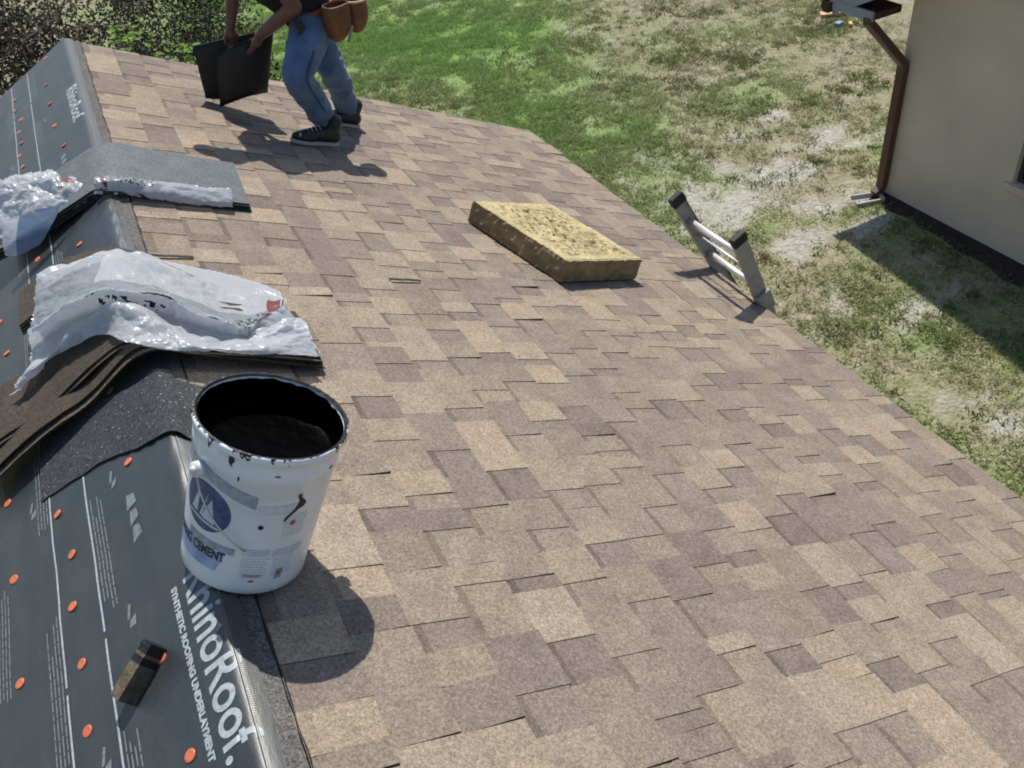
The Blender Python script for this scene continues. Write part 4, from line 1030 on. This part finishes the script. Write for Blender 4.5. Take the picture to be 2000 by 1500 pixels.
# ---- rear bundle inside the wrapper
rbund = empty('shingle_bundle', (0, 2.7, .05), 'wrapped bundle of shingles behind the opened one, under white plastic', 'shingle bundle', 'shingle bundles on the ridge')
rl = fit_line([(45, 668, 2.60), (130, 604, 2.60), (200, 578, 2.59), (250, 572, 2.57), (330, 588, 2.53), (395, 620, 2.50), (440, 645, 2.46), (500, 648, 2.46), (560, 640, 2.47)])
for k_ in range(4):
    ribbon('shingle', [p + np.array([0, .05 + .006 * k_, .007 * k_ - .012 * (p[0] > .1)]) for p in rl[:5]], (0, .24, -.014), .006, [MAT['bundle' if k_ % 2 == 0 else 'bundle_dark'], MAT['asphalt']], rbund, .005, 20 + k_)

def film(name, rows, nu, nv, mats, parent, crumple=.008, seed=0, zones=None, smooth=False):
    """loose plastic: rows of control points across the sheet, each a polyline in the place"""
    R_ = [resample(np.array(r), 9) for r in rows]; P_ = np.array(R_)
    P_ = np.stack([spline(P_[:, k], nv) for k in range(9)], 1); P_ = np.stack([spline(P_[k], nu) for k in range(nv)], 0)
    V = np.array(P_); out = np.zeros_like(V)
    for j in range(nv):
        for i in range(nu):
            tu = V[j, min(i + 1, nu - 1)] - V[j, max(i - 1, 0)]; tv = V[min(j + 1, nv - 1), i] - V[max(j - 1, 0), i]
            n = np.cross(tu, tv); L2 = np.linalg.norm(n); n = n / L2 if L2 > 1e-9 else np.array([0, 0, 1.0])
            p = V[j, i]; a = abs(nz(p[0] * 6, p[1] * 8, p[2] * 6 + seed)); b = abs(nz(p[0] * 14 + 5, p[1] * 19, p[2] * 14 + seed)); c = abs(nz(p[0] * 33, p[1] * 45 + 3, p[2] * 33 + seed))
            d = ((.3 - a) * 2.0 + (.28 - b) * 1.1 + (.22 - c) * .45) * crumple
            if j in (0, nv - 1) or i in (0, nu - 1): d += crumple * .8 * nz(i * .9, j * .9, seed + 2)
            q_ = p + n * d + np.array([0, 0, crumple * .4])
            lift = roof_off(q_) - .011
            if lift < 0: q_[2] -= lift
            out[j, i] = q_
    V = out.reshape(-1, 3); Fc = [(j * nu + i, j * nu + i + 1, (j + 1) * nu + i + 1, (j + 1) * nu + i) for j in range(nv - 1) for i in range(nu - 1)]
    o = obj(name, V, Fc, mats, parent, smooth)
    mi = np.zeros(len(Fc), np.int32)
    if zones:
        for k_, ff in enumerate(Fc):
            j, i = divmod(k_, nu - 1); u, v_ = i / (nu - 1), j / (nv - 1)
            for z in zones:
                if z[0] <= u <= z[1] and z[2] <= v_ <= z[3] and (len(z) < 6 or nz(u * z[5], v_ * z[5] * .25, seed) > z[6]): mi[k_] = z[4]
    o.data.polygons.foreach_set('material_index', mi)
    return o
def up(line_, y, dz):                 # the same line moved back to y, resting dz over the roof
    o_ = []
    for p in line_:
        q_ = np.array(p, float); q_[1] = y; q_[2] = -abs(q_[0]) * SA / CA + dz; o_.append(q_)
    return o_
wr2 = empty('plastic_wrapper', (.05, 2.5, .1), 'torn white plastic wrapper puffed open over the nearer shingle bundles', 'plastic wrapper', 'plastic wrappers on the ridge')
w_top = fit_line([(72, 545, 2.70), (150, 508, 2.72), (230, 491, 2.74), (290, 501, 2.74), (360, 536, 2.72), (460, 572, 2.66), (520, 571, 2.62), (560, 585, 2.56)])

def on_top(pts, prof_line, lift):
    """lay a line on the bent stack whose near edge is prof_line"""
    pl = np.array(prof_line); o_ = []
    for (px, py, y), lf in zip(pts, lift if isinstance(lift, (list, tuple)) else [lift] * len(pts)):
        lo, hi = 1.7, 3.4
        for _ in range(40):
            m_ = (lo + hi) / 2; w = at_y(px, py, m_); zt = max(np.interp(w[0], pl[:, 0], pl[:, 2]), -abs(w[0]) * SA / CA + .012) + lf
            if w[2] > zt: lo = m_
            else: hi = m_
        o_.append(np.array(at_y(px, py, lo)))
    return o_
TOPL = [p + np.array([0, 0, .016]) for p in upl0]
w_low = on_top([(58, 652, 2.585), (130, 596, 2.575), (200, 572, 2.56), (250, 566, 2.55), (330, 582, 2.51), (400, 618, 2.47), (470, 640, 2.42), (520, 620, 2.45), (556, 598, 2.50)], TOPL, [.10,.10,.10,.095,.085,.075,.055,.05,.05])
w_val = on_top([(62, 690, 2.53), (130, 630, 2.53), (200, 604, 2.52), (250, 598, 2.51), (330, 618, 2.47), (400, 650, 2.43), (470, 658, 2.40), (540, 655, 2.42), (600, 640, 2.45)], TOPL, .010)
w_fold = on_top([(48, 735, 2.46), (110, 678, 2.44), (155, 640, 2.43), (198, 600, 2.42), (240, 592, 2.41), (300, 622, 2.38), (345, 652, 2.35), (440, 672, 2.31), (530, 676, 2.31), (605, 650, 2.36)], TOPL, [.018,.03,.04,.06,.06,.05,.035,.022,.022,.05])
w_edge = on_top([(18, 774, 2.42), (60, 730, 2.40), (120, 694, 2.38), (190, 650, 2.33), (250, 670, 2.25), (330, 685, 2.19), (420, 692, 2.165), (520, 694, 2.165), (626, 698, 2.17)], TOPL, .014)
w_mid = on_top([(34, 756, 2.44), (88, 706, 2.42), (140, 668, 2.40), (196, 628, 2.38), (248, 636, 2.34), (316, 662, 2.28), (380, 678, 2.25), (480, 688, 2.24), (616, 678, 2.28)], TOPL, .03)
film('front_flap', [w_low, w_val, w_fold, w_mid, w_edge], 120, 60, [MAT['film'], MAT['black_print'], MAT['dark_red'], MAT['blue']], wr2, .012, 3,
     [(.30, .52, .10, .20, 1, 60, .12), (.0, .0, 0, 0, 0)])
w_back = [p + np.array([0, .10, -.12]) for p in w_top]; w_tb = [p + np.array([0, .035, -.02]) for p in w_top]
w_face = [(a * .45 + b * .55) + np.array([0, -.012, 0]) for a, b in zip(resample(np.array(w_top), 9), resample(np.array(w_low), 9))]
film('top_sheet', [w_back, w_tb, w_top, w_face, w_low], 110, 56, [MAT['clearfilm'], MAT['black_print'], MAT['dark_red'], MAT['film']], wr2, .012, 8,
     [(.28, 1.0, .0, .80, 3), (.0, .28, .0, .52, 3), (.74, .88, .88, .99, 1, 70, .0), (.90, .96, .60, .86, 2), (.965, .98, .6, .86, 1), (.86, .90, .86, .97, 2)])
crn = [on_top([(478, 652, 0), (520, 640, 0), (555, 622, 0), (590, 618, 0), (604, 640, 0)], TOPL, [.02, .04, .055, .055, .04]), on_top([(490, 668, 0), (525, 656, 0), (558, 640, 0), (594, 636, 0), (612, 660, 0)], TOPL, [.02, .035, .045, .045, .03]), on_top([(500, 690, 0), (535, 676, 0), (565, 664, 0), (600, 668, 0), (628, 697, 0)], TOPL, .012)]
film('crumpled_corner', crn, 46, 22, [MAT['film']], wr2, .014, 14)
film('loose_tail', [fit_line([(5, 772, 2.62), (14, 762, 2.61), (26, 757, 2.60), (34, 748, 2.58)]), fit_line([(6, 778, 2.60), (16, 774, 2.60), (28, 768, 2.59), (38, 752, 2.56)])], 12, 6, [MAT['film']], wr2, .006, 21)

# ---- far bundle with its silvery wrapper
fb = empty('shingle_bundle', (0, 3.6, .03), 'grey ridge cap bundle lying across the ridge below the worker', 'shingle bundle', 'shingle bundles on the ridge')
fline = [np.array(p) for p in ((-.46, 3.44, -.118), (-.36, 3.42, -.088), (-.24, 3.40, -.046), (-.12, 3.385, -.002), (-.03, 3.38, .026), (.05, 3.375, .022), (.14, 3.37, -.025), (.28, 3.365, -.102), (.40, 3.365, -.165), (.485, 3.365, -.208))]
for k_ in range(5):
    ribbon('shingle', [p + np.array([0, .006 * (k_ % 3), -.028 + .0085 * k_]) for p in fline], (0.03, .46 - .02 * (k_ % 2), -.012), .0062, [MAT['capgrey'], MAT['asphalt']], fb, .003, 30 + k_)
gap = [np.array([.09 + .09 * i + .02, 3.62, 0]) for i in range(5)]
wr1 = empty('plastic_wrapper', (-.1, 3.5, .06), 'silvery plastic wrapper bunched over the left half of the far bundle', 'plastic wrapper', 'plastic wrappers on the ridge')
f_rows = [fit_line([(-40, 372, 3.82), (0, 350, 3.78), (50, 340, 3.74), (110, 342, 3.68), (190, 360, 3.56)]),
          fit_line([(-36, 395, 3.66), (5, 372, 3.62), (55, 358, 3.60), (110, 352, 3.58), (195, 364, 3.50)]),
          fit_line([(-30, 420, 3.60), (10, 402, 3.56), (60, 398, 3.53), (112, 384, 3.50), (192, 370, 3.45)]),
          fit_line([(-24, 440, 3.55), (14, 432, 3.52), (62, 424, 3.47), (116, 406, 3.44), (190, 378, 3.41)]),
          fit_line([(-16, 470, 3.50), (20, 470, 3.47), (66, 452, 3.42), (120, 424, 3.40), (190, 388, 3.385)])]
film('bunched_sheet', f_rows, 70, 44, [MAT['film'], MAT['dark_red']], wr1, .022, 5, [(.68, .80, .06, .30, 1)])
film('end_flap', [fit_line([(2, 436, 3.42), (24, 424, 3.42), (60, 414, 3.40), (120, 398, 3.38)]), fit_line([(6, 474, 3.37), (20, 466, 3.36), (50, 456, 3.34), (102, 438, 3.33)]), fit_line([(12, 500, 3.34), (26, 502, 3.33), (50, 494, 3.32), (80, 478, 3.31)])], 24, 16, [MAT['bluefilm'], MAT['film']], wr1, .004, 31, [(.0, .28, .0, 1.0, 1)])
FTOP = [p + np.array([0, 0, .008]) for p in fline]
roll = [on_top([(185, 350, 0), (215, 345, 0), (260, 347, 0), (330, 355, 0), (400, 365, 0), (452, 371, 0)], FTOP, .006),
        on_top([(185, 356, 0), (215, 352, 0), (260, 355, 0), (330, 364, 0), (400, 374, 0), (454, 379, 0)], FTOP, .03),
        fit_line([(185, 372, 3.345), (215, 368, 3.345), (260, 372, 3.335), (330, 384, 3.33), (400, 394, 3.33), (455, 398, 3.33)]),
        fit_line([(185, 382, 3.345), (215, 382, 3.34), (260, 385, 3.335), (330, 395, 3.335), (400, 404, 3.335), (455, 407, 3.335)])]
wr3 = empty('plastic_wrapper', (.25, 3.4, -.08), 'shiny strip of printed plastic wrapper along the near edge of the far bundle', 'plastic wrapper', 'plastic wrappers on the ridge')
film('crumpled_strip', roll, 90, 26, [MAT['silver'], MAT['black_print'], MAT['dark_red']], wr3, .009, 17, [(.05, .42, .02, .42, 1, 90, .02), (.0, .10, .2, .9, 2, 30, .1), (.06, .5, .80, 1.0, 1, 12, -.2)])

# ---- charcoal cap strip folded over the ridge under the pail
cap = empty('ridge_cap_shingle', (-.1, 2.05, 0), 'black granulated cap shingle folded over the ridge beside the pail', 'shingle')
cps = []
for px, py, n_ in ((80, 981, .008), (150, 932, .009), (215, 894, .010), (270, 873, .012)): cps.append(np.array(at_left(px, py, n_ + .008)))
cps.append(np.array([.003, 1.845, .018])); cps.append(np.array([.05, 1.80, -.008])); cps.append(np.array([.13, 1.76, -.049])); cps.append(np.array([.2, 1.74, -.084]))
ribbon('sheet', cps, (.012, .255, .006), .004, [MAT['cap'], MAT['asphalt']], cap, .006, 50)

# ---- timber offcut on the underlayment
blk = empty('timber_offcut', tuple(at_left(270, 1310, .01)), 'short brown timber offcut with tarred end on the underlayment', 'timber offcut')
b0 = np.array(at_left(233, 1366, .040)); b1 = np.array(at_left(298, 1256, .040))
def block():
    ax_ = b1 - b0; L2 = np.linalg.norm(ax_); ax_ /= L2; nrm = np.array([-SA, 0, CA]); sd_ = np.cross(nrm, ax_); N = 16; V = []; Fc = []; T = []
    for i in range(N + 1):
        for s_, z_ in ((-1, -1), (-1, 1), (1, 1), (1, -1)):
            k_ = i / N; rg = .0025 * nz(i * .9, s_ * 2, z_)
            V.append(b0 + ax_ * (L2 * k_ + (.004 * nz(s_, z_, 1) if i in (0, N) else 0)) + sd_ * s_ * (.017 + rg) + nrm * (z_ * .021 - .008 + rg * .6))
    for i in range(N):
        for k_ in range(4): Fc.append((i * 4 + k_, i * 4 + (k_ + 1) % 4, i * 4 + 4 + (k_ + 1) % 4, i * 4 + 4 + k_))
    Fc += [(3, 2, 1, 0), tuple(4 * N + k_ for k_ in range(4))]
    return V, Fc, N
V, Fc, N_ = block(); o = obj('block', V, Fc, [MAT['timber'], MAT['tar_dull']], blk)
for p in o.data.polygons:
    if p.index // 4 > 9 and nz(p.index * .7, 1.3) > -.12 or p.index == len(Fc) - 1: p.material_index = 1

# thin black strips added as the shade lines of raised tab ends
def strip_thing(label, p0, p1, w):
    a = np.array(at_roof(*p0, .012)); b = np.array(at_roof(*p1, .012)); e = empty('edge_shade_strip', tuple(a), label, 'strip')
    d = b - a; L2 = np.linalg.norm(d); d /= L2; nr = np.array([SA, 0, CA]); s_ = np.cross(nr, d); pts = []
    V = []; 
    for i in range(9):
        c = a + d * L2 * i / 8 + nr * (.0025 + .002 * nz(i * .5, w * 90)); V += [c + s_ * w - nr * .003, c + s_ * w, c - s_ * w, c - s_ * w - nr * .003]
    Fc = [(i * 4 + k_, i * 4 + (k_ + 1) % 4, i * 4 + 4 + (k_ + 1) % 4, i * 4 + 4 + k_) for i in range(8) for k_ in range(4)] + [(3, 2, 1, 0), (32, 33, 34, 35)]
    obj('strip', V, Fc, MAT['asphalt'], e)
strip_thing('thin black strip standing in for the shade at a raised edge of the tan shingles behind the white wrapper', (284, 498), (378, 502), .006)
strip_thing('short thin black strip standing in for the shade of a lifted shingle edge left of the foam block', (760, 545), (822, 548), .006)

# ================================================================== THE WORKER
def balls(chains, voxel, smooth_it=6, noise_amp=0.0, noise_sc=12.0, folds=None, name='body'):
    """one continuous skin: tapered limbs fused and smoothed. chains: lists of (point, radius)"""
    bm = bmesh.new()
    for ch in chains:
        for (p, r), (p2, r2) in zip(ch[:-1], ch[1:]):
            p = Vector(p); p2 = Vector(p2); L2 = (p2 - p).length; n = max(1, int(L2 / (min(r, r2) * .35)))
            for i in range(n + 1):
                k_ = i / n; c = p.lerp(p2, k_); rr = r + (r2 - r) * k_
                bmesh.ops.create_icosphere(bm, subdivisions=2, radius=rr, matrix=Matrix.Translation(c))
    me = bpy.data.meshes.new(name); bm.to_mesh(me); bm.free()
    o = bpy.data.objects.new(name, me); col.objects.link(o)
    m1 = o.modifiers.new('r', 'REMESH'); m1.mode = 'VOXEL'; m1.voxel_size = voxel
    m2 = o.modifiers.new('s', 'SMOOTH'); m2.iterations = smooth_it; m2.factor = .5
    dg = bpy.context.evaluated_depsgraph_get(); dg.update(); out = bpy.data.meshes.new_from_object(o.evaluated_get(dg)); bpy.data.objects.remove(o)
    if noise_amp:
        nv = [v_.normal.copy() for v_ in out.vertices]
        for v_, n in zip(out.vertices, nv):
            p = v_.co; d = noise_amp * (nz(p.x * noise_sc, p.y * noise_sc, p.z * noise_sc * 1.6) + .5 * nz(p.x * noise_sc * 2.3, p.y * noise_sc * 2.3, p.z * noise_sc * 3.5))
            if folds: d += folds(p)
            v_.co = p + n * d
    out.name = name
    return out
man = empty('person', tuple(at_roof(640, 275, 0)), 'worker bending in blue jeans and dark shirt, holding a folded black sheet', 'person')
Lank, Lkne, Lhip = (1.088, 4.505, -.45), (.980, 4.335, -.107), (1.135, 4.52, .035)
Rank, Rkne, Rhip = (1.308, 4.885, -.56), (1.222, 4.655, -.20), (1.195, 4.71, .03)
pel, wst, chs, nck = (1.165, 4.615, .065), (1.165, 4.615, .15), (1.03, 4.61, .36), (.905, 4.60, .55)
LS, RS = (.985, 4.455, .475), (.895, 4.765, .485)
LE, LW = (1.072, 4.43, .185), tuple(at_y(506, 71, 4.64))
RE, RW = (.905, 4.83, .30), tuple(at_y(450, 52, 4.80))
Hd = (.80, 4.575, .66)
def hand(w, d_along, d_in, down, s=1.0):
    """palm and five fingers curling over an edge: d_along runs along the held edge, down points to the sheet's foot"""
    w = np.array(w); A = np.array(d_along); D = np.array(down); I = np.array(d_in); ch = []
    palm = w + D * .045 * s
    ch.append([(w, .021 * s), (palm, .026 * s)])
    for k_, (o_, l_) in enumerate(((-.030, .060), (-.010, .068), (.010, .063), (.028, .050))):
        k0 = palm + A * o_ * s + D * .018 * s; k1 = k0 + D * l_ * .45 * s + I * .010 * s; k2 = k1 + D * l_ * .35 * s + I * .012 * s; k3 = k2 + D * l_ * .2 * s - I * .006 * s
        ch.append([(palm + A * o_ * .6 * s, .016 * s), (k0, .0105 * s), (k1, .0095 * s), (k2, .0088 * s), (k3, .0078 * s)])
    t0 = w + D * .02 * s - A * .018 * s; t1 = t0 + D * .03 * s - A * .024 * s - I * .014 * s; t2 = t1 + D * .03 * s - A * .004 * s - I * .006 * s
    ch.append([(t0, .015 * s), (t1, .0115 * s), (t2, .0095 * s)])
    return ch
edge_dir = np.array(at_y(535, 58, 4.74)) - np.array(at_y(375, 90, 4.86)); edge_dir /= np.linalg.norm(edge_dir)
dwn = np.array([-.18, .05, -.98]); inn = np.array([.1, .98, .05])
Lh = hand(LW, -edge_dir * .8 + np.array([0, 0, -.3]), inn, np.array([-.62, .25, -.74]), .9)
Rh = hand(RW, edge_dir, inn, np.array([-.12, .0, -.99]), .9)
body = [[(pel, .115), (wst, .11), (chs, .125), (nck, .06)], [(Lhip, .085), (pel, .1), (Rhip, .085)], [(LS, .055), (chs, .11), (RS, .055)], [(LS, .052), (nck, .055), (RS, .052)],
        [(nck, .05), (Hd, .075)], [(Hd, .082), (tuple(np.array(Hd) + np.array([-.035, -.005, .02])), .085)], [(tuple(np.array(Hd) + np.array([-.06, -.006, -.035])), .045), (tuple(np.array(Hd) + np.array([-.085, -.008, -.02])), .04)],
        [(tuple(np.array(Hd) + np.array([-.105, -.01, .0])), .018), (tuple(np.array(Hd) + np.array([-.118, -.01, -.014])), .013)],
        [(tuple(np.array(Hd) + np.array([-.01, -.083, -.005])), .016), (tuple(np.array(Hd) + np.array([0, -.086, .02])), .014)], [(tuple(np.array(Hd) + np.array([-.01, .083, -.005])), .016), (tuple(np.array(Hd) + np.array([0, .086, .02])), .014)],
        [(LS, .05), (LE, .042), (tuple(np.array(LE) * .4 + np.array(LW) * .6), .034), (LW, .026)], [(RS, .05), (RE, .042), (tuple(np.array(RE) * .4 + np.array(RW) * .6), .034), (RW, .026)],
        [(Lhip, .075), (Lkne, .052), (Lank, .038)], [(Rhip, .075), (Rkne, .052), (Rank, .038)]] + Lh + Rh
link('body', balls(body, .0062, 4, name='body'), MAT['skin'], man, True)
# eyes and mouth
hv = np.array(Hd)
for s_ in (-1, 1): v, f = tube_geo([hv + np.array([-.112, s_ * .03, .016]), hv + np.array([-.119, s_ * .03, .014])], .009, 10); obj('eye', v, f, MAT['black_print'], man, True)
def jean_folds(p):
    d = 0
    for kn in (Lkne, Rkne, Lank, Rank):
        q_ = (Vector(kn) - p).length
        if q_ < .15: d += .006 * nz(p.x * 16, p.y * 16, p.z * 46) * (1 - q_ / .15) * 1.8
    return d
lcuff = tuple(np.array(Lank) + np.array([.012, .004, .0])); rcuff = tuple(np.array(Rank) + np.array([.0, .0, .01]))
jeans = [[(Lhip, .108), (tuple(np.array(Lhip) * .5 + np.array(Lkne) * .5), .093), (Lkne, .079), (tuple(np.array(Lkne) * .5 + np.array(Lank) * .5 + np.array([.012, .005, 0])), .073), (lcuff, .066)],
         [(Rhip, .108), (tuple(np.array(Rhip) * .5 + np.array(Rkne) * .5), .093), (Rkne, .079), (tuple(np.array(Rkne) * .5 + np.array(Rank) * .5 + np.array([.012, .005, 0])), .073), (rcuff, .068)],
         [(Lhip, .108), (pel, .118), (Rhip, .108)], [(pel, .125), (tuple(np.array(wst) - np.array([0, 0, .03])), .122)]]
link('jeans', balls(jeans, .0085, 5, .011, 10, jean_folds, 'jeans'), MAT['denim'], man, True)
seam = [np.array(wst) + np.array([.0, -.118, -.05]), np.array(Lhip) + np.array([.0, -.112, 0]), (np.array(Lhip) + np.array(Lkne)) / 2 + np.array([.02, -.098, 0]), np.array(Lkne) + np.array([.03, -.083, 0]), (np.array(Lkne) + np.array(Lank)) / 2 + np.array([.03, -.072, 0]), np.array(Lank) + np.array([.03, -.06, .03])]
obj('seam', *tube_geo(spline(seam, 30), .0042, 5), MAT['denim_dark'], man, True)
shirt = [[(tuple(np.array(wst) + np.array([-.002, 0, -.02])), .140), (tuple(np.array(wst) + np.array([-.03, 0, .07])), .166), (chs, .182), (tuple(np.array(nck) + np.array([.03, 0, -.05])), .085)], [(LS, .068), (chs, .125), (RS, .068)], [(LS, .066), (tuple(np.array(nck) + np.array([.02, 0, -.03])), .066), (RS, .066)],
         [(LS, .068), (tuple(np.array(LS) * .35 + np.array(LE) * .65), .058)], [(RS, .068), (tuple(np.array(RS) * .35 + np.array(RE) * .65), .058)]]
link('shirt', balls(shirt, .009, 5, .006, 11, None, 'shirt'), MAT['shirt'], man, True)
hat = [[(tuple(hv + np.array([-.02, 0, .045])), .083), (tuple(hv + np.array([-.01, 0, .055])), .085)]]
hat_o = link('cap', balls(hat, .008, 3, name='cap'), MAT['hat'], man, True)
V = []; 
for k_ in range(13):
    a = math.pi * (k_ / 12 - .5); V += [hv + np.array([-.075 - .0 * math.cos(a), .075 * math.sin(a), .045]), hv + np.array([-.085 - .085 * math.cos(a), .078 * math.sin(a), .030])]
V += [v_ + np.array([0, 0, -.005]) for v_ in V]
Fc = [(2 * i, 2 * i + 1, 2 * i + 3, 2 * i + 2) for i in range(12)] + [(26 + 2 * i, 26 + 2 * i + 2, 26 + 2 * i + 3, 26 + 2 * i + 1) for i in range(12)] + [(2 * i + 1, 27 + 2 * i, 29 + 2 * i, 2 * i + 3) for i in range(12)]
obj('peak', V, Fc, MAT['hat'], hat_o)
def shoe(heel, toe, roofz):
    heel = np.array(heel); toe = np.array(toe); d = toe - heel; L2 = np.linalg.norm(d); d /= L2; upv = np.array([SA, 0, CA]); s_ = np.cross(upv, d)
    ch = [[(heel + upv * .045, .040), (heel + d * L2 * .35 + upv * .048, .042), (heel + d * L2 * .7 + upv * .036, .036), (toe - d * .02 + upv * .028, .026)],
          [(heel + d * L2 * .62 + s_ * .012 + upv * .032, .034), (heel + d * L2 * .80 + s_ * .008 + upv * .028, .030)], [(heel + d * .02 + upv * .08, .042), (heel + d * .015 + upv * .12, .044)]]
    sh = link('shoe', balls(ch, .007, 4, name='shoe'), MAT['shoe'], man, True)
    V = []; out = [(0, .030), (.12, .040), (.35, .036), (.6, .044), (.8, .042), (.93, .030), (1.0, .012)]
    for z_ in (.0, .017):
        for k_, w_ in out: V.append(heel - d * .03 + d * (L2 + .035) * k_ + s_ * w_ + upv * z_)
        for k_, w_ in reversed(out): V.append(heel - d * .03 + d * (L2 + .035) * k_ - s_ * w_ + upv * z_)
    m = len(out) * 2; Fc = [(i, (i + 1) % m, m + (i + 1) % m, m + i) for i in range(m)] + [tuple(range(m - 1, -1, -1)), tuple(range(m, 2 * m))]
    obj('sole', V, Fc, MAT['sole'], sh)
    link('toe_highlight', balls([[(toe - d * .034 + upv * .036 + s_ * .008, .021), (toe - d * .05 + upv * .040 - s_ * .006, .022)]], .006, 3, name='toe_highlight'), MAT['sole'], sh, True)  # pale lump that puts the white highlights on the toe
    for k_ in range(4):
        c_ = heel + d * L2 * (.42 + .09 * k_) + upv * (.090 - .0075 * k_); lv, lf = tube_geo([c_ - s_ * .022 - upv * .006, c_ + upv * .003, c_ + s_ * .022 - upv * .006], .0035, 5); obj('lace', lv, lf, MAT['sole'], sh)
shoe(at_roof(648, 281, .009), at_roof(570, 276, .009), 0)
shoe(at_roof(690, 246, .009), at_roof(622, 236, .009), 0)
# tool belt: belt, two leather pouches hanging at the near hip
belt = obj('tool_belt', *tube_geo([np.array(wst) + np.array([.002, 0, -.035]) + np.array([.131 * math.cos(t), .146 * math.sin(t), .012 * math.cos(t)]) for t in np.linspace(0, 2 * math.pi, 33)], .017, 8, .35, False), MAT['leather'], man, True)
def pouch(c, wv, hv_, dv, w, h, d, rim_):
    c = np.array(c); N = 12; V = []; Fc = []
    rows = [(0, 1.0), (.25, 1.04), (.55, 1.0), (.82, .82), (.97, .48), (1.0, .18)]
    for k_, sc_ in rows:
        for i in range(N):
            a = 2 * math.pi * i / N; sq = (abs(math.cos(a)) ** .6 * (1 if math.cos(a) > 0 else -1), abs(math.sin(a)) ** .6 * (1 if math.sin(a) > 0 else -1))
            V.append(c - hv_ * h * k_ + wv * w * sq[0] * sc_ * (1 + .05 * nz(i, k_ * 5)) + dv * d * sq[1] * sc_ * (1.15 if k_ in (.25, .55) else 1))
    for j in range(len(rows) - 1):
        for i in range(N): Fc.append((j * N + i, (j + 1) * N + i, (j + 1) * N + (i + 1) % N, j * N + (i + 1) % N))
    Fc.append(tuple((len(rows) - 1) * N + i for i in range(N)))
    o = obj('pouch', V, Fc, MAT['leather'], belt, True); s2 = o.modifiers.new('s', 'SOLIDIFY'); s2.thickness = .006; s3 = o.modifiers.new('u', 'SUBSURF'); s3.levels = 1; s3.render_levels = 1
    return o
wv_ = np.array([.86, .5, -.06]); wv_ /= np.linalg.norm(wv_); hv2 = np.array([.10, -.05, .99]); dv_ = np.cross(hv2, wv_)
pouch(at_y(654, 6, 4.44), wv_, hv2, dv_, .075, .185, .045, 0)
pouch(np.array([1.30, 4.80, .12]), wv_, hv2, dv_, .07, .18, .05, 0)  # unseen pouch at the far hip, added to make the worker's shadow more solid
p2 = at_y(690, -2, 4.52)
pouch(p2, wv_, hv2, dv_, .058, .165, .055, 1)
ringp = [np.array(p2) + np.array([0, 0, .0]) + wv_ * .061 * math.cos(t) + dv_ * .058 * math.sin(t) for t in np.linspace(0, 2 * math.pi, 20)]
obj('pouch_rim', *tube_geo(ringp, .006, 6, 1, False), MAT['rim'], belt, True)
hl = tube_geo([np.array(at_y(688, 50, 4.42)), np.array(at_y(681, 82, 4.42))], .008, 8); obj('hammer_handle', *hl, MAT['wood'], belt, True)
pv, pf = box_geo(at_y(588, 56, 4.415), np.array([.02, .006, 0]), np.array([0, .006, 0]), np.array([-.004, 0, .03])); obj('phone_case', pv, pf, MAT['black_print'], belt)

# sheet held in both hands
sheet = empty('roofing_sheet', tuple(at_y(450, 200, 4.79)), 'limp black roofing sheet folded over and held by the worker', 'roofing sheet')
topr = [(375, 90, 4.88), (420, 80, 4.86), (470, 69, 4.84), (510, 60, 4.81), (532, 58, 4.76), (515, 66, 4.71), (480, 80, 4.69), (448, 92, 4.70), (424, 116, 4.73)]
botr = [(402, 192, 4.86), (430, 194, 4.85), (465, 190, 4.82), (500, 184, 4.79), (521, 180, 4.75), (506, 183, 4.70), (478, 190, 4.70), (452, 200, 4.73), (430, 209, 4.775)]
Tp = spline(fit_line(topr), 40); Bt = spline(fit_line(botr), 40); V = []; nr = 12
for i in range(40):
    for j in range(nr):
        k_ = j / (nr - 1); p = Tp[i] * (1 - k_) + Bt[i] * k_; p = p + np.array([0, -.012 * math.sin(k_ * math.pi) * (1 if i > 20 else .4), 0]) + .004 * np.array([nz(i * .3, j * .4), nz(i * .3, j * .4, 3), 0])
        V.append(p)
Fc = [(i * nr + j, i * nr + j + 1, (i + 1) * nr + j + 1, (i + 1) * nr + j) for i in range(39) for j in range(nr - 1)]
so_ = obj('sheet', V, Fc, MAT['asphalt'], sheet, True); sm_ = so_.modifiers.new('s', 'SOLIDIFY'); sm_.thickness = .005

for o in list(bpy.data.objects):
    if o.name.split('.')[0] in ('printed_arrows', 'small_print', 'ruled_lines', 'fine_print', 'label_text_blocks', 'tar_smears', 'label_badges', 'red_marks', 'label_sails', 'label_band'):
        o['kind'] = 'stuff'
